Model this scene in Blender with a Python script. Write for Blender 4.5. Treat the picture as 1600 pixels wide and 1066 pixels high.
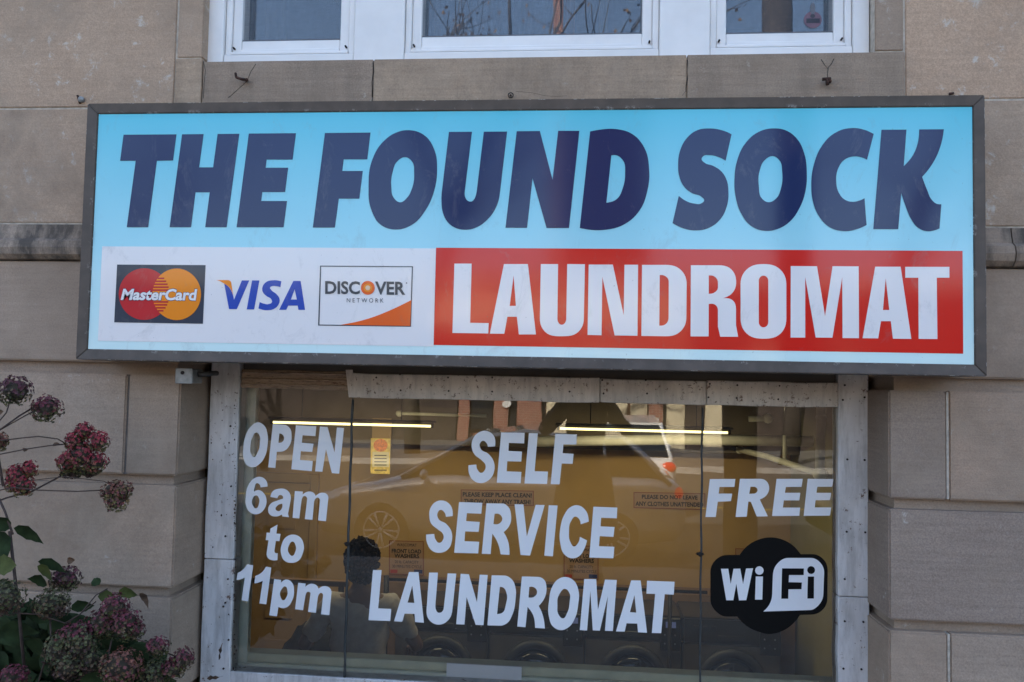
import bpy, bmesh, math, random
from math import radians as rad, sin, cos, pi
from mathutils import Vector, Matrix, noise
from mathutils.geometry import tessellate_polygon

for o in list(bpy.data.objects): bpy.data.objects.remove(o)
SC = bpy.context.scene
COL = SC.collection
random.seed(7)

# ------------------------------------------------------------------ camera
YAW, PITCH, ROLL, FPX = rad(5.03), rad(2.83), rad(1.166), 1291.0
EYE = Vector((0, -3.05, 1.6))
_F = Vector((-sin(YAW)*cos(PITCH), cos(YAW)*cos(PITCH), sin(PITCH)))
_R0 = Vector((cos(YAW), sin(YAW), 0)); _U0 = _R0.cross(_F)
_R = cos(ROLL)*_R0 + sin(ROLL)*_U0
_U = -sin(ROLL)*_R0 + cos(ROLL)*_U0
cam_d = bpy.data.cameras.new('camera'); cam = bpy.data.objects.new('camera', cam_d); COL.objects.link(cam)
M = Matrix((( _R.x, _U.x, -_F.x, EYE.x), (_R.y, _U.y, -_F.y, EYE.y), (_R.z, _U.z, -_F.z, EYE.z), (0,0,0,1)))
cam.matrix_world = M
cam_d.sensor_width = 36; cam_d.lens = FPX/1600*36; cam_d.clip_start = 0.02; cam_d.clip_end = 600
SC.camera = cam

# ------------------------------------------------------------------ light
SUN_EL, SUN_AZ = rad(38), rad(-28)        # azimuth from +Y towards +X : the sun stands behind the building
w = bpy.data.worlds.new('World'); SC.world = w; w.use_nodes = True
nt = w.node_tree; nt.nodes.clear()
sky = nt.nodes.new('ShaderNodeTexSky'); sky.sky_type = 'NISHITA'; sky.sun_disc = False
sky.sun_elevation = SUN_EL; sky.sun_rotation = SUN_AZ; sky.air_density = 1.0; sky.dust_density = 3.0; sky.ozone_density = 1.0
bg = nt.nodes.new('ShaderNodeBackground'); bg.inputs['Strength'].default_value = 0.15
wo = nt.nodes.new('ShaderNodeOutputWorld')
nt.links.new(sky.outputs[0], bg.inputs[0]); nt.links.new(bg.outputs[0], wo.inputs[0])
sd = bpy.data.lights.new('sun', 'SUN'); sd.energy = 4.5; sd.angle = rad(0.5); sd.color = (1, .93, .82)
so = bpy.data.objects.new('sun', sd); COL.objects.link(so)
sdir = Vector((sin(SUN_AZ)*cos(SUN_EL), cos(SUN_AZ)*cos(SUN_EL), sin(SUN_EL)))
so.rotation_euler = sdir.to_track_quat('Z', 'Y').to_euler()
so.location = sdir*40
SC.view_settings.view_transform = 'Standard'; SC.view_settings.look = 'None'
SC.view_settings.gamma = 1; SC.view_settings.use_curve_mapping = False
SC.view_settings.exposure = 2.14
SC.render.engine = 'CYCLES'
SC.cycles.use_denoising = True
SC.cycles.max_bounces = 8; SC.cycles.transparent_max_bounces = 16
SC.cycles.caustics_reflective = False; SC.cycles.caustics_refractive = False

# ------------------------------------------------------------------ helpers
def ray(px, py):
    return _F + _R*(px-800)/FPX + _U*(533-py)/FPX
def at(px, py, Y):
    d = ray(px, py); return EYE + d*((Y-EYE.y)/d.y)
class Plane:
    def __init__(s, p, n): s.p, s.n = Vector(p), Vector(n).normalized()      # n faces the street
    def hit(s, px, py, off=0):
        d = ray(px, py); q = s.p + s.n*off
        return EYE + d*((q-EYE).dot(s.n)/d.dot(s.n))
def PY(y): return Plane((0,y,0), (0,-1,0))

def tag(o, label=None, cat=None, group=None, kind=None):
    if label: o['label'] = label
    if cat: o['category'] = cat
    if group: o['group'] = group
    if kind: o['kind'] = kind
    return o
def empty(name, loc=(0,0,0), rz=0, **k):
    o = bpy.data.objects.new(name, None); o.empty_display_size = .05
    COL.objects.link(o); o.location = loc; o.rotation_euler[2] = rz
    return tag(o, **k)
def wmat(o):
    m = Matrix.LocRotScale(o.location, o.rotation_euler, o.scale)
    return m if o.parent is None else wmat(o.parent) @ o.matrix_parent_inverse @ m
def link(name, me, parent=None, mat=None, origin=True):
    o = bpy.data.objects.new(name, me); COL.objects.link(o)
    if mat: me.materials.append(mat)
    if origin and len(me.vertices):
        c = Vector((0,0,0))
        for v in me.vertices: c += v.co
        c /= len(me.vertices)
        me.transform(Matrix.Translation(-c)); o.location = c
    if parent is not None:
        o.parent = parent
        pw = wmat(parent)
        if origin != 'local': o.matrix_parent_inverse = pw.inverted()
    return o
def mesh(name, verts, faces, parent=None, mat=None, smooth=False, origin=True):
    me = bpy.data.meshes.new(name); me.from_pydata([tuple(v) for v in verts], [], faces); me.update()
    if smooth:
        for p in me.polygons: p.use_smooth = True
    return link(name, me, parent, mat, origin)
def bmobj(name, bm, parent=None, mat=None, smooth=False, origin=True):
    me = bpy.data.meshes.new(name); bm.normal_update(); bm.to_mesh(me); bm.free()
    if smooth:
        for p in me.polygons: p.use_smooth = True
    return link(name, me, parent, mat, origin)
def bm_box(bm, x0, x1, y0, y1, z0, z1):
    vs = [bm.verts.new(c) for c in ((x0,y0,z0),(x1,y0,z0),(x1,y1,z0),(x0,y1,z0),(x0,y0,z1),(x1,y0,z1),(x1,y1,z1),(x0,y1,z1))]
    fs = [bm.faces.new([vs[i] for i in f]) for f in ((0,3,2,1),(4,5,6,7),(0,1,5,4),(1,2,6,5),(2,3,7,6),(3,0,4,7))]
    return vs, fs
def box(name, x0, x1, y0, y1, z0, z1, mat=None, parent=None, bevel=0, seg=1, origin=True):
    bm = bmesh.new(); bm_box(bm, min(x0,x1), max(x0,x1), min(y0,y1), max(y0,y1), min(z0,z1), max(z0,z1))
    if bevel: bmesh.ops.bevel(bm, geom=bm.edges[:], offset=bevel, segments=seg, affect='EDGES')
    return bmobj(name, bm, parent, mat, origin=origin)
def frame_axes(d):
    d = d.normalized(); a = Vector((0,0,1)) if abs(d.z) < .9 else Vector((1,0,0))
    u = d.cross(a).normalized(); return u, d.cross(u).normalized()
def bm_tube(bm, pts, radii, n=8, cap=True):
    pts = [Vector(p) for p in pts]
    if not isinstance(radii, (list, tuple)): radii = [radii]*len(pts)
    rings = []; u = None
    for i, p in enumerate(pts):
        d = (pts[min(i+1, len(pts)-1)] - pts[max(i-1, 0)]).normalized()
        if u is None: u, v = frame_axes(d)
        else:
            u = (u - d*u.dot(d)).normalized(); v = d.cross(u).normalized()
        rings.append([bm.verts.new(p + (u*cos(2*pi*k/n) + v*sin(2*pi*k/n))*radii[i]) for k in range(n)])
    for a, b in zip(rings, rings[1:]):
        for k in range(n): bm.faces.new((a[k], a[(k+1)%n], b[(k+1)%n], b[k]))
    if cap:
        bm.faces.new(rings[0][::-1]); bm.faces.new(rings[-1])
def tube(name, pts, radii, mat, parent=None, n=8, smooth=True):
    bm = bmesh.new(); bm_tube(bm, pts, radii, n)
    bmesh.ops.recalc_face_normals(bm, faces=bm.faces[:])
    return bmobj(name, bm, parent, mat, smooth)
def bm_ball(bm, c, r, sc=(1,1,1), sub=2, rough=0, seed=0):
    res = bmesh.ops.create_icosphere(bm, subdivisions=sub, radius=1)
    for v in res['verts']:
        k = 1 + rough*noise.noise(v.co*2.3 + Vector((seed, seed*1.7, 0)))
        v.co = Vector((v.co.x*r*sc[0]*k, v.co.y*r*sc[1]*k, v.co.z*r*sc[2]*k)) + Vector(c)
def lathe_y(bm, c, prof, n=24):
    """prof: (radius, y) pairs, axis along Y through c"""
    rings = []
    for r, y in prof:
        rings.append([bm.verts.new((c[0]+r*cos(2*pi*k/n), c[1]+y, c[2]+r*sin(2*pi*k/n))) for k in range(n)])
    for a, b in zip(rings, rings[1:]):
        for k in range(n): bm.faces.new((a[k], a[(k+1)%n], b[(k+1)%n], b[k]))
    bm.faces.new(rings[0]); bm.faces.new(rings[-1][::-1])
    bmesh.ops.recalc_face_normals(bm, faces=bm.faces[:])

# --- outlines: corner points, smooth points (~) and points where a straight meets a curve (|)
def parse(s, cx=0, cy=0, k=1.0):
    loops = []
    for part in s.split(';'):
        L = []
        for t in part.split():
            ty = 'c'
            if t[-1] in '~|': ty = t[-1]; t = t[:-1]
            x, y = t.split(','); L.append((Vector((float(x)/k+cx, float(y)/k+cy)), ty))
        loops.append(L)
    return [flatten(L) for L in loops]
def flatten(L, steps=6):
    n = len(L); out = []
    straight = lambda i: L[i%n][1] in 'c|' and L[(i+1)%n][1] in 'c|' and not (L[i%n][1]=='|' and L[(i+1)%n][1]=='|' and not _side(L, i%n, n))
    def tang(i, outgoing):
        p, ty = L[i%n]; a = L[(i-1)%n][0]; b = L[(i+1)%n][0]
        if ty == '~':
            la, lb = (p-a).length, (b-p).length
            t = (p-a)*(lb/la) + (b-p)*(la/lb) if la and lb else b-a
            return t.normalized()
        if ty == '|':
            if straight(i-1): return (p-a).normalized()
            return (b-p).normalized()
        return None
    for i in range(n):
        p, q = L[i][0], L[(i+1)%n][0]
        out.append(p)
        if straight(i): continue
        ch = (q-p).length
        t0, t1 = tang(i, True), tang(i+1, False)
        if t0 is None:
            t0 = (q + (-t1)*ch*.38 - p).normalized() if t1 is not None else (q-p).normalized()
        if t1 is None: t1 = (q - (p + t0*ch*.38)).normalized()
        h = ch*.37
        c0, c1 = p + t0*h, q - t1*h
        for s_ in range(1, steps):
            t = s_/steps; m = 1-t
            out.append(p*m**3 + c0*3*m*m*t + c1*3*m*t*t + q*t**3)
    return out
def _side(L, i, n):
    # two successive | points: straight when each has a curved neighbour on its other side
    return L[(i-1)%n][1] == '~' or L[(i+2)%n][1] == '~' or L[(i-1)%n][1] == 'c' or L[(i+2)%n][1] == 'c' or True
def sheet(name, loops, plane, mat, parent, off=.001, thick=.0006):
    """flat cut-out of the outline, lying on plane"""
    flat = [[Vector((p.x, p.y, 0)) for p in L] for L in loops]
    tris = tessellate_polygon(flat)
    pts = [p for L in flat for p in L]
    front = [plane.hit(p.x, p.y, off) for p in pts]
    back = [v - plane.n*thick for v in front]
    N = len(front); faces = []
    for t in tris:
        a, b, c = (front[i] for i in t)
        nrm = (b-a).cross(c-a)
        if nrm.length < 1e-12: continue
        faces.append(tuple(t) if nrm.dot(plane.n) > 0 else tuple(reversed(t)))
    k = 0
    for L in flat:
        m = len(L)
        for i in range(m): faces.append((k+i, k+(i+1)%m, N+k+(i+1)%m, N+k+i))
        k += m
    return mesh(name, front+back, faces, parent, mat)
def outline(name, s, crop, plane, mat, parent, off=.001):
    return sheet(name, parse(s, *crop), plane, mat, parent, off)
def quad(name, q, plane, mat, parent, off=.001):
    return sheet(name, [[Vector(p) for p in q]], plane, mat, parent, off)
def text(name, body, q, plane, mat, parent, off=.002, bold=0, shear=0, res=3):
    """built-in face fitted into the four corners q = bl, br, tr, tl (photograph coordinates) on plane"""
    cu = bpy.data.curves.new('t', 'FONT'); cu.body = body; cu.size = 1; cu.offset = bold; cu.shear = shear; cu.resolution_u = res
    to = bpy.data.objects.new('t', cu); COL.objects.link(to)
    dg = bpy.context.evaluated_depsgraph_get()
    me = bpy.data.meshes.new_from_object(to.evaluated_get(dg))
    COL.objects.unlink(to); bpy.data.objects.remove(to); bpy.data.curves.remove(cu)
    xs = [v.co.x for v in me.vertices]; ys = [v.co.y for v in me.vertices]
    x0, x1, y0, y1 = min(xs), max(xs), min(ys), max(ys)
    q = [Vector(p) for p in q]
    for v in me.vertices:
        s, t = (v.co.x-x0)/(x1-x0), (v.co.y-y0)/(y1-y0)
        p = (q[0]*(1-s)+q[1]*s)*(1-t) + (q[3]*(1-s)+q[2]*s)*t
        v.co = plane.hit(p.x, p.y, off)
    me.materials.clear()
    me.update()
    if len(me.polygons) and me.polygons[0].normal.dot(plane.n) < 0: me.flip_normals()
    return link(name, me, parent, mat)

# ------------------------------------------------------------------ materials
def nodes(name):
    m = bpy.data.materials.new(name); m.use_nodes = True; t = m.node_tree
    b = t.nodes['Principled BSDF']
    return m, t, b
def N(t, ty, **k):
    n = t.nodes.new('ShaderNode'+ty)
    for a, v in k.items():
        if a in n.inputs: n.inputs[a].default_value = v
        else: setattr(n, a, v)
    return n
def coords(t, scale=(1,1,1), rnd=True):
    tc = N(t, 'TexCoord'); mp = N(t, 'Mapping'); mp.inputs['Scale'].default_value = scale
    t.links.new(tc.outputs['Object'], mp.inputs['Vector'])
    if rnd:
        oi = N(t, 'ObjectInfo'); ml = N(t, 'Math', operation='MULTIPLY'); ml.inputs[1].default_value = 37.0
        t.links.new(oi.outputs['Random'], ml.inputs[0]); t.links.new(ml.outputs[0], mp.inputs['Location'])
    return mp.outputs[0]
def noise_n(t, vec, scale, detail=4, rough=.55, dist=0):
    n = N(t, 'TexNoise'); n.inputs['Scale'].default_value = scale; n.inputs['Detail'].default_value = detail
    n.inputs['Roughness'].default_value = rough; n.inputs['Distortion'].default_value = dist
    t.links.new(vec, n.inputs['Vector']); return n.outputs['Fac']
def ramp(t, fac, stops):
    r = N(t, 'ValToRGB'); e = r.color_ramp.elements
    while len(e) < len(stops): e.new(.5)
    for x, (p, c) in zip(e, stops):
        x.position = p; x.color = (*c, 1) if isinstance(c, (tuple, list)) else (c, c, c, 1)
    t.links.new(fac, r.inputs[0]); return r.outputs[0]
def mix(t, fac, a, b, mode='MIX'):
    m = N(t, 'MixRGB', blend_type=mode)
    for i, v in ((0, fac), (1, a), (2, b)):
        if isinstance(v, bpy.types.NodeSocket): t.links.new(v, m.inputs[i])
        elif i == 0: m.inputs[0].default_value = v
        else: m.inputs[i].default_value = (*v, 1)
    return m.outputs[0]
def bump(t, b, h, strength=.3, dist=.01):
    n = N(t, 'Bump'); n.inputs['Strength'].default_value = strength; n.inputs['Distance'].default_value = dist
    t.links.new(h, n.inputs['Height']); t.links.new(n.outputs[0], b.inputs['Normal'])
def plain(name, c, rough=.5, metal=0, coat=0, coat_r=.1, spec=.5, var=0, vs=8, emit=0, dirt=None):
    m, t, b = nodes(name)
    b.inputs['Base Color'].default_value = (*c, 1); b.inputs['Roughness'].default_value = rough
    b.inputs['Metallic'].default_value = metal; b.inputs['Coat Weight'].default_value = coat
    b.inputs['Coat Roughness'].default_value = coat_r; b.inputs['Specular IOR Level'].default_value = spec
    if emit: b.inputs['Emission Color'].default_value = (*c, 1); b.inputs['Emission Strength'].default_value = emit
    if var:
        v = coords(t); f = noise_n(t, v, vs, 5)
        col = mix(t, ramp(t, f, [(.35, 0.), (.65, 1.)]), tuple(x*(1-var) for x in c), tuple(min(1, x*(1+var)) for x in c))
        if dirt:
            f2 = noise_n(t, v, dirt[0], 6, .7)
            col = mix(t, ramp(t, f2, [(dirt[1], 0.), (dirt[1]+.06, 1.)]), col, dirt[2])
        t.links.new(col, b.inputs['Base Color'])
        bump(t, b, f, .15, .004)
    return m
def stone_mat(name, c0, c1, streak=.5, pale=.64, stain=0, bs=.35):
    m, t, b = nodes(name); b.inputs['Roughness'].default_value = .88; b.inputs['Specular IOR Level'].default_value = .25
    v = coords(t); vh = coords(t, (2.5, 2.5, 45))
    big = noise_n(t, v, 2.2, 7, .68, .5); mid = noise_n(t, v, 9, 6, .65); fine = noise_n(t, v, 170, 4, .7); st = noise_n(t, vh, 1.6, 5, .7)
    col = mix(t, ramp(t, big, [(.3, 0.), (.7, 1.)]), c0, c1)
    col = mix(t, streak, col, ramp(t, st, [(.3, .74), (.72, 1.12)]), 'MULTIPLY')
    col = mix(t, .8, col, ramp(t, fine, [(.3, .68), (.7, 1.22)]), 'MULTIPLY')
    oi = N(t, 'ObjectInfo')
    col = mix(t, 1.0, col, ramp(t, oi.outputs['Random'], [(0., (.80,.79,.80)), (.5, (1.0,.985,.95)), (1., (1.13,1.03,.94))]), 'MULTIPLY')
    # efflorescence flecks and dark soot
    fl = noise_n(t, v, 13, 9, .78, .4)
    col = mix(t, ramp(t, fl, [(pale, 0.), (pale+.07, .75)]), col, (.56,.52,.46))
    bl = noise_n(t, v, 1.3, 7, .7, .6)
    col = mix(t, ramp(t, bl, [(.42, 0.), (.62, .75)]), col, ramp(t, mid, [(.3,(.225,.165,.12)),(.7,(.33,.255,.19))]))
    if stain:
        vs = coords(t, (3.0, 3, .7)); s2 = noise_n(t, vs, 3.2, 6, .7)
        col = mix(t, ramp(t, s2, [(.42, 0.), (.62, stain)]), col, (.05,.045,.04))
    t.links.new(col, b.inputs['Base Color'])
    h = mix(t, .5, fine, mid); h2 = mix(t, .3, h, st)
    bump(t, b, h2, bs, .006)
    return m
def painted(name, c, spots=.635, rust=.60, rough=.45, sc=(1,1,1)):
    """old painted sheet metal: dull paint, dirt, flakes and rust freckles"""
    m, t, b = nodes(name); b.inputs['Roughness'].default_value = rough
    v = coords(t, sc); vs = coords(t, (3, 3, .5) if sc[2] == 1 else (1, 3, 12))
    big = noise_n(t, v, 3.5, 5, .6); st = noise_n(t, vs, 9, 6, .7); sp = noise_n(t, v, 60, 6, .75); fk = noise_n(t, v, 16, 8, .8)
    col = mix(t, ramp(t, big, [(.3, 0.), (.7, 1.)]), tuple(x*.8 for x in c), tuple(min(.85, x*1.12) for x in c))
    col = mix(t, ramp(t, st, [(.45, 0.), (.72, .5)]), col, (.16,.14,.12))
    col = mix(t, ramp(t, sp, [(spots, 0.), (spots+.03, .9)]), col, (.10,.065,.045))
    col = mix(t, ramp(t, fk, [(rust, 0.), (rust+.03, 1.)]), col, (.13,.07,.045))
    t.links.new(col, b.inputs['Base Color'])
    bump(t, b, mix(t, .5, fk, sp), .35, .004)
    return m
def glass_mat(name, tint=(.93,.95,.93), ior=1.5, rough=0.0, gain=1.0, dust=.0):
    m, t, b = nodes(name); t.nodes.remove(b)
    out = t.nodes['Material Output']
    tr = N(t, 'BsdfTransparent'); tr.inputs[0].default_value = (*tint, 1)
    gl = N(t, 'BsdfGlossy'); gl.inputs['Roughness'].default_value = rough; gl.inputs['Color'].default_value = (1,1,1,1)
    fr = N(t, 'Fresnel'); fr.inputs['IOR'].default_value = ior
    v = coords(t, rnd=False); wv = noise_n(t, v, 1.6, 2)
    bp = N(t, 'Bump'); bp.inputs['Strength'].default_value = .12; bp.inputs['Distance'].default_value = .01
    t.links.new(wv, bp.inputs['Height']); t.links.new(bp.outputs[0], gl.inputs['Normal'])
    mu = N(t, 'Math', operation='MULTIPLY', use_clamp=True); mu.inputs[1].default_value = gain
    t.links.new(fr.outputs[0], mu.inputs[0])
    ms = N(t, 'MixShader'); t.links.new(mu.outputs[0], ms.inputs[0]); t.links.new(tr.outputs[0], ms.inputs[1]); t.links.new(gl.outputs[0], ms.inputs[2])
    last = ms.outputs[0]
    if dust:
        df = N(t, 'BsdfDiffuse'); df.inputs[0].default_value = (.55,.55,.52,1)
        f = noise_n(t, v, 7, 8, .75); g = noise_n(t, v, 160, 3, .6)
        a = ramp(t, f, [(.4, dust*.3), (.75, dust)]); s = ramp(t, g, [(.735, 0.), (.76, .55)])
        tot = mix(t, 1.0, a, s, 'ADD')
        m2 = N(t, 'MixShader'); t.links.new(tot, m2.inputs[0]); t.links.new(last, m2.inputs[1]); t.links.new(df.outputs[0], m2.inputs[2]); last = m2.outputs[0]
    t.links.new(last, out.inputs['Surface'])
    return m

M_ = {}
M_['stone_lo'] = stone_mat('limestone_lower', (.345,.262,.205), (.42,.325,.255), .55, .62)
M_['stone_hi'] = stone_mat('limestone_upper', (.385,.283,.208), (.48,.362,.272), .35, .575, bs=.55)
M_['stone_belt'] = stone_mat('limestone_belt', (.33,.258,.205), (.40,.32,.26), .8, .68, stain=.85, bs=.6)
M_['sill'] = stone_mat('limestone_sill', (.39,.295,.215), (.47,.36,.265), .8, .62, stain=.2)
M_['mortar'] = plain('mortar', (.45,.39,.32), .95, var=.2, vs=40)
M_['core'] = plain('dark_joint', (.15,.13,.115), .95, var=.25, vs=20)
M_['bronze'] = plain('bronze_frame_metal', (.078,.060,.048), .55, .1, var=.22, vs=12, dirt=(28,.74,(.28,.26,.24)))
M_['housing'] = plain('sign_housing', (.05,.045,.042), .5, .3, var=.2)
def chips(mname, c):
    m = bpy.data.materials[mname]; t = m.node_tree; b = t.nodes['Principled BSDF']
    old = b.inputs['Base Color'].links[0].from_socket
    ge = N(t, 'NewGeometry'); f = noise_n(t, coords(t, (1,1,1)), 22, 8, .8)
    e = ramp(t, ge.outputs['Pointiness'], [(.53, 0.), (.56, 1.)]); q = ramp(t, f, [(.56, 0.), (.60, 1.)])
    t.links.new(mix(t, mix(t, 1.0, e, q, 'MULTIPLY'), old, c), b.inputs['Base Color'])
chips('bronze_frame_metal', (.42,.40,.37))
def sign_face(name, c, grad=None):
    m, t, b = nodes(name); b.inputs['Roughness'].default_value = .30; b.inputs['Coat Weight'].default_value = 1; b.inputs['Coat Roughness'].default_value = .09; b.inputs['Specular IOR Level'].default_value = .05
    b.inputs['Coat IOR'].default_value = 1.42
    v = coords(t, rnd=False); base = None
    if grad:
        g = N(t, 'Separate' + 'XYZ'); tc = N(t, 'TexCoord'); t.links.new(tc.outputs['Object'], g.inputs[0])
        mr = N(t, 'MapRange'); mr.inputs[1].default_value = -.435; mr.inputs[2].default_value = .435
        t.links.new(g.outputs[2], mr.inputs[0]); base = ramp(t, mr.outputs[0], grad)
    sm = noise_n(t, coords(t, (1.6,1,.9)), 6, 9, .78, .8); sk_ = noise_n(t, coords(t, (1,1,1)), 75, 3, .6)
    if base is None: base = mix(t, 0.0, c, c)
    col = mix(t, ramp(t, sm, [(.56, 0.), (.75, .30)]), base, (.22,.21,.21)); col = mix(t, ramp(t, sk_, [(.73, 0.), (.76, .5)]), col, (.12,.11,.10))
    t.links.new(col, b.inputs['Base Color'])
    # faint ripples of the stretched plastic
    f = noise_n(t, coords(t, (1.0, 1, .35), False), 1.3, 1); bump(t, b, f, .10, .03)
    return m
M_['cyan'] = sign_face('cyan_sign_plastic', (0,0,0), [(0., (.66,.84,.82)), (.45, (.36,.70,.78)), (1., (.10,.54,.67))])
M_['white_p'] = sign_face('white_sign_print', (.80,.765,.75))
M_['red_p'] = sign_face('red_sign_print', (.66,.016,.010))
M_['navy'] = sign_face('navy_sign_print', (.006,.018,.085))
M_['black_p'] = sign_face('slate_print', (.03,.045,.07))
M_['slate'] = sign_face('slate_grey_print', (.045,.06,.075))
M_['mc_red'] = sign_face('crimson_print', (.52,.02,.03))
M_['orange'] = sign_face('orange_print', (.85,.25,.015))
M_['orange2'] = sign_face('orange_red_print', (.80,.12,.02))
M_['cream_p'] = sign_face('pale_peach_print', (.80,.55,.35))
M_['visa'] = sign_face('blue_print', (.02,.07,.40))
M_['vinyl'] = plain('white_window_vinyl', (.76,.765,.78), .38, spec=.5, var=.03, vs=5)
M_['vinyl_k'] = plain('black_window_vinyl', (.004,.004,.004), .6, spec=.12)
M_['frame_w'] = painted('chalky_white_painted_metal', (.64,.62,.61))
M_['frame_d'] = painted('dirty_white_painted_metal', (.60,.54,.47), .60, .60)
M_['rot'] = painted('peeling_rotten_wood', (.36,.26,.18), .56, .56, .9, (.5,1,5))
M_['upvc'] = plain('white_window_vinyl_frame', (.76,.74,.72), .35, var=.05, vs=6)
M_['green'] = plain('grey_green_paint', (.50,.50,.36), .5, var=.12, vs=9)
M_['green_l'] = plain('pale_grey_green_sash', (.66,.68,.56), .45, var=.08, vs=9)
M_['rust'] = plain('rusty_iron', (.05,.022,.014), .85, .2, var=.5, vs=60)
M_['iron'] = plain('black_iron', (.015,.013,.012), .6, .5)
M_['screw'] = plain('rusted_screw', (.03,.02,.017), .7, .3)
M_['galv'] = plain('galvanized_metal', (.24,.24,.23), .5, .5, var=.25, vs=30)
M_['seal'] = plain('dark_sealant', (.035,.04,.04), .6, var=.3, vs=30)
M_['glass'] = glass_mat('shop_glass', ior=1.5, gain=2.2, dust=.03)
M_['glass_up'] = glass_mat('upper_glass', (.75,.8,.84), 1.5, gain=3.6)
M_['black'] = plain('dark_room', (.02,.02,.022), .9)

# ------------------------------------------------------------------ ground and street (setting)
M_['pave'] = stone_mat('concrete_paving', (.24,.23,.21), (.30,.29,.27), .2, .7)
def asphalt():
    m, t, b = nodes('asphalt'); b.inputs['Roughness'].default_value = .85
    v = coords(t, rnd=False); f = noise_n(t, v, 60, 4, .7); g = noise_n(t, v, .6, 4)
    t.links.new(mix(t, .6, ramp(t, f, [(.3,.035),(.7,.075)]), ramp(t, g, [(.3,.7),(.7,1.1)]), 'MULTIPLY'), b.inputs['Base Color']); bump(t, b, f, .4, .01)
    return m
M_['asphalt'] = asphalt()
RZ = -.53
tag(box('ground', -250, 250, -300, 250, RZ-2.2, RZ-.9, plain('soil', (.06,.07,.035), .95, var=.3, vs=.5)), kind='structure')
tag(box('road', -120, 120, -17, -5.3, RZ-.5, RZ, M_['asphalt']), kind='structure')
tag(box('road_line', -120, 120, -11.2, -11.08, RZ, RZ+.004, plain('yellow_road_paint', (.55,.38,.06), .7, var=.2)), kind='structure')
tag(mesh('pavement', [(-60,.3,0),(60,.3,0),(60,-3.9,0),(-60,-3.9,0),(60,-5.15,RZ+.13),(-60,-5.15,RZ+.13),(60,-5.15,-1.2),(-60,-5.15,-1.2),(60,.3,-1.2),(-60,.3,-1.2)],
     [(0,3,2,1),(3,5,4,2),(5,7,6,4),(7,9,8,6),(9,0,1,8),(0,9,7,5,3),(1,2,4,6,8)], None, M_['pave'], origin=False), kind='structure')
tag(box('kerb', -60, 60, -5.3, -5.152, RZ-.3, RZ+.13, plain('kerb_stone', (.33,.32,.30), .9, var=.15), bevel=.01), kind='structure')
tag(box('far_kerb', -120, 120, -17.15, -17, RZ-.3, RZ+.13, plain('far_kerb_stone', (.33,.32,.30), .9, var=.15)), kind='structure')
tag(box('far_pavement', -120, 120, -60, -17.152, RZ-.4, RZ+.12, plain('dark_far_paving', (.11,.105,.10), .9, var=.15)), kind='structure')

# ------------------------------------------------------------------ the stone building
fac = empty('stone_building', (0, .3, 0), label='limestone building front with deep horizontal joints around the laundromat window', cat='building')
XL, XR = -1.54, 1.08         # window opening
def block(x0, x1, z0, z1, m='stone_lo', y0=0, y1=.3, bev=.006, name='stone_block', jit=.0015):
    bm = bmesh.new(); vs, fs = bm_box(bm, x0, x1, y0, y1, z0, z1)
    j = random.uniform(-jit, jit)
    for v in vs:
        if v.co.y < y0+.001: v.co.y += j
    bmesh.ops.bevel(bm, geom=[e for e in bm.edges], offset=bev, segments=2, affect='EDGES')
    return bmobj(name, bm, fac, M_[m])
courses = [(1.598,1.216),(1.178,.793),(.755,.375),(.337,-.05)]
WX = 7.0
for i, (zt, zb) in enumerate(courses):
    if i % 2 == 0:
        cutsL = [-1.752, -2.95, -4.2, -5.6, -WX]; cutsR = [1.281, 2.45, 3.7, 5.1, WX]
        block(cutsL[0]+.0045, XL, zb, zt); block(XR, cutsR[0]-.003, zb, zt)
        for a, b2 in zip(cutsL, cutsL[1:]): block(b2+.005, a-.0045, zb, zt)
        for a, b2 in zip(cutsR, cutsR[1:]): block(a+.003, b2-.003, zb, zt)
    else:
        cutsL = [XL, -2.42, -3.6, -4.9, -WX]; cutsR = [XR, 2.0, 3.1, 4.4, WX]
        for a, b2 in zip(cutsL, cutsL[1:]): block(b2+.003, a-(0 if a == XL else .003), zb, zt)
        for a, b2 in zip(cutsR, cutsR[1:]): block(a+(0 if a == XR else .003), b2-.003, zb, zt)
for zt, zb in (courses[0], courses[2]):
    box('joint_filler', -1.7605, -1.742, .010, .2, zb, zt-.004, M_['core'], fac); box('joint_filler', 1.2770, 1.2850, .0015, .2, zb+.003, zt-.003, M_['mortar'], fac)
# course behind the sign: whole width, its underside is the lintel
for a, b2 in zip([-WX,-5.2,-3.9,-2.75,-1.543,0.0,1.083,2.6,4.0,5.4], [-5.2,-3.9,-2.75,-1.543,0.0,1.083,2.6,4.0,5.4,WX]):
    block(a+.003, b2-.003, 1.74 if XL < (a+b2)/2 < XR else 1.645, 2.036, 'stone_lo')
# recessed channel backs
def core(x0, x1, z0, z1, y0=.034, y1=.299, m='stone_lo'):
    o = box('channel_back', x0, x1, y0, y1, z0, z1, M_[m], fac); return o
core(-WX+.01, XL-.03, -.04, 1.6445); core(XR+.03, WX-.01, -.04, 1.6445)
# belt course : profiled
def belt(x0, x1):
    prof = [(0,2.04),(-.012,2.043),(-.03,2.06),(-.036,2.085),(-.030,2.112),(-.012,2.125),(-.008,2.14),(0,2.181),(.3,2.181),(.3,2.04)]
    n = len(prof); vs = [(x0,)+p for p in prof]+[(x1,)+p for p in prof]
    fs = [(i, (i+1)%n, n+(i+1)%n, n+i) for i in range(n)]+[tuple(range(n))[::-1], tuple(range(n, 2*n))]
    fs = [f[::-1] for f in fs]
    return mesh('belt_stone', vs, fs, fac, M_['stone_belt'])
for a, b2 in zip([-WX,-4.9,-3.2,-1.9,-.2,1.5,3.1,4.8],[-4.9,-3.2,-1.9,-.2,1.5,3.1,4.8,WX]): belt(a+.002, b2-.002)
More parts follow.
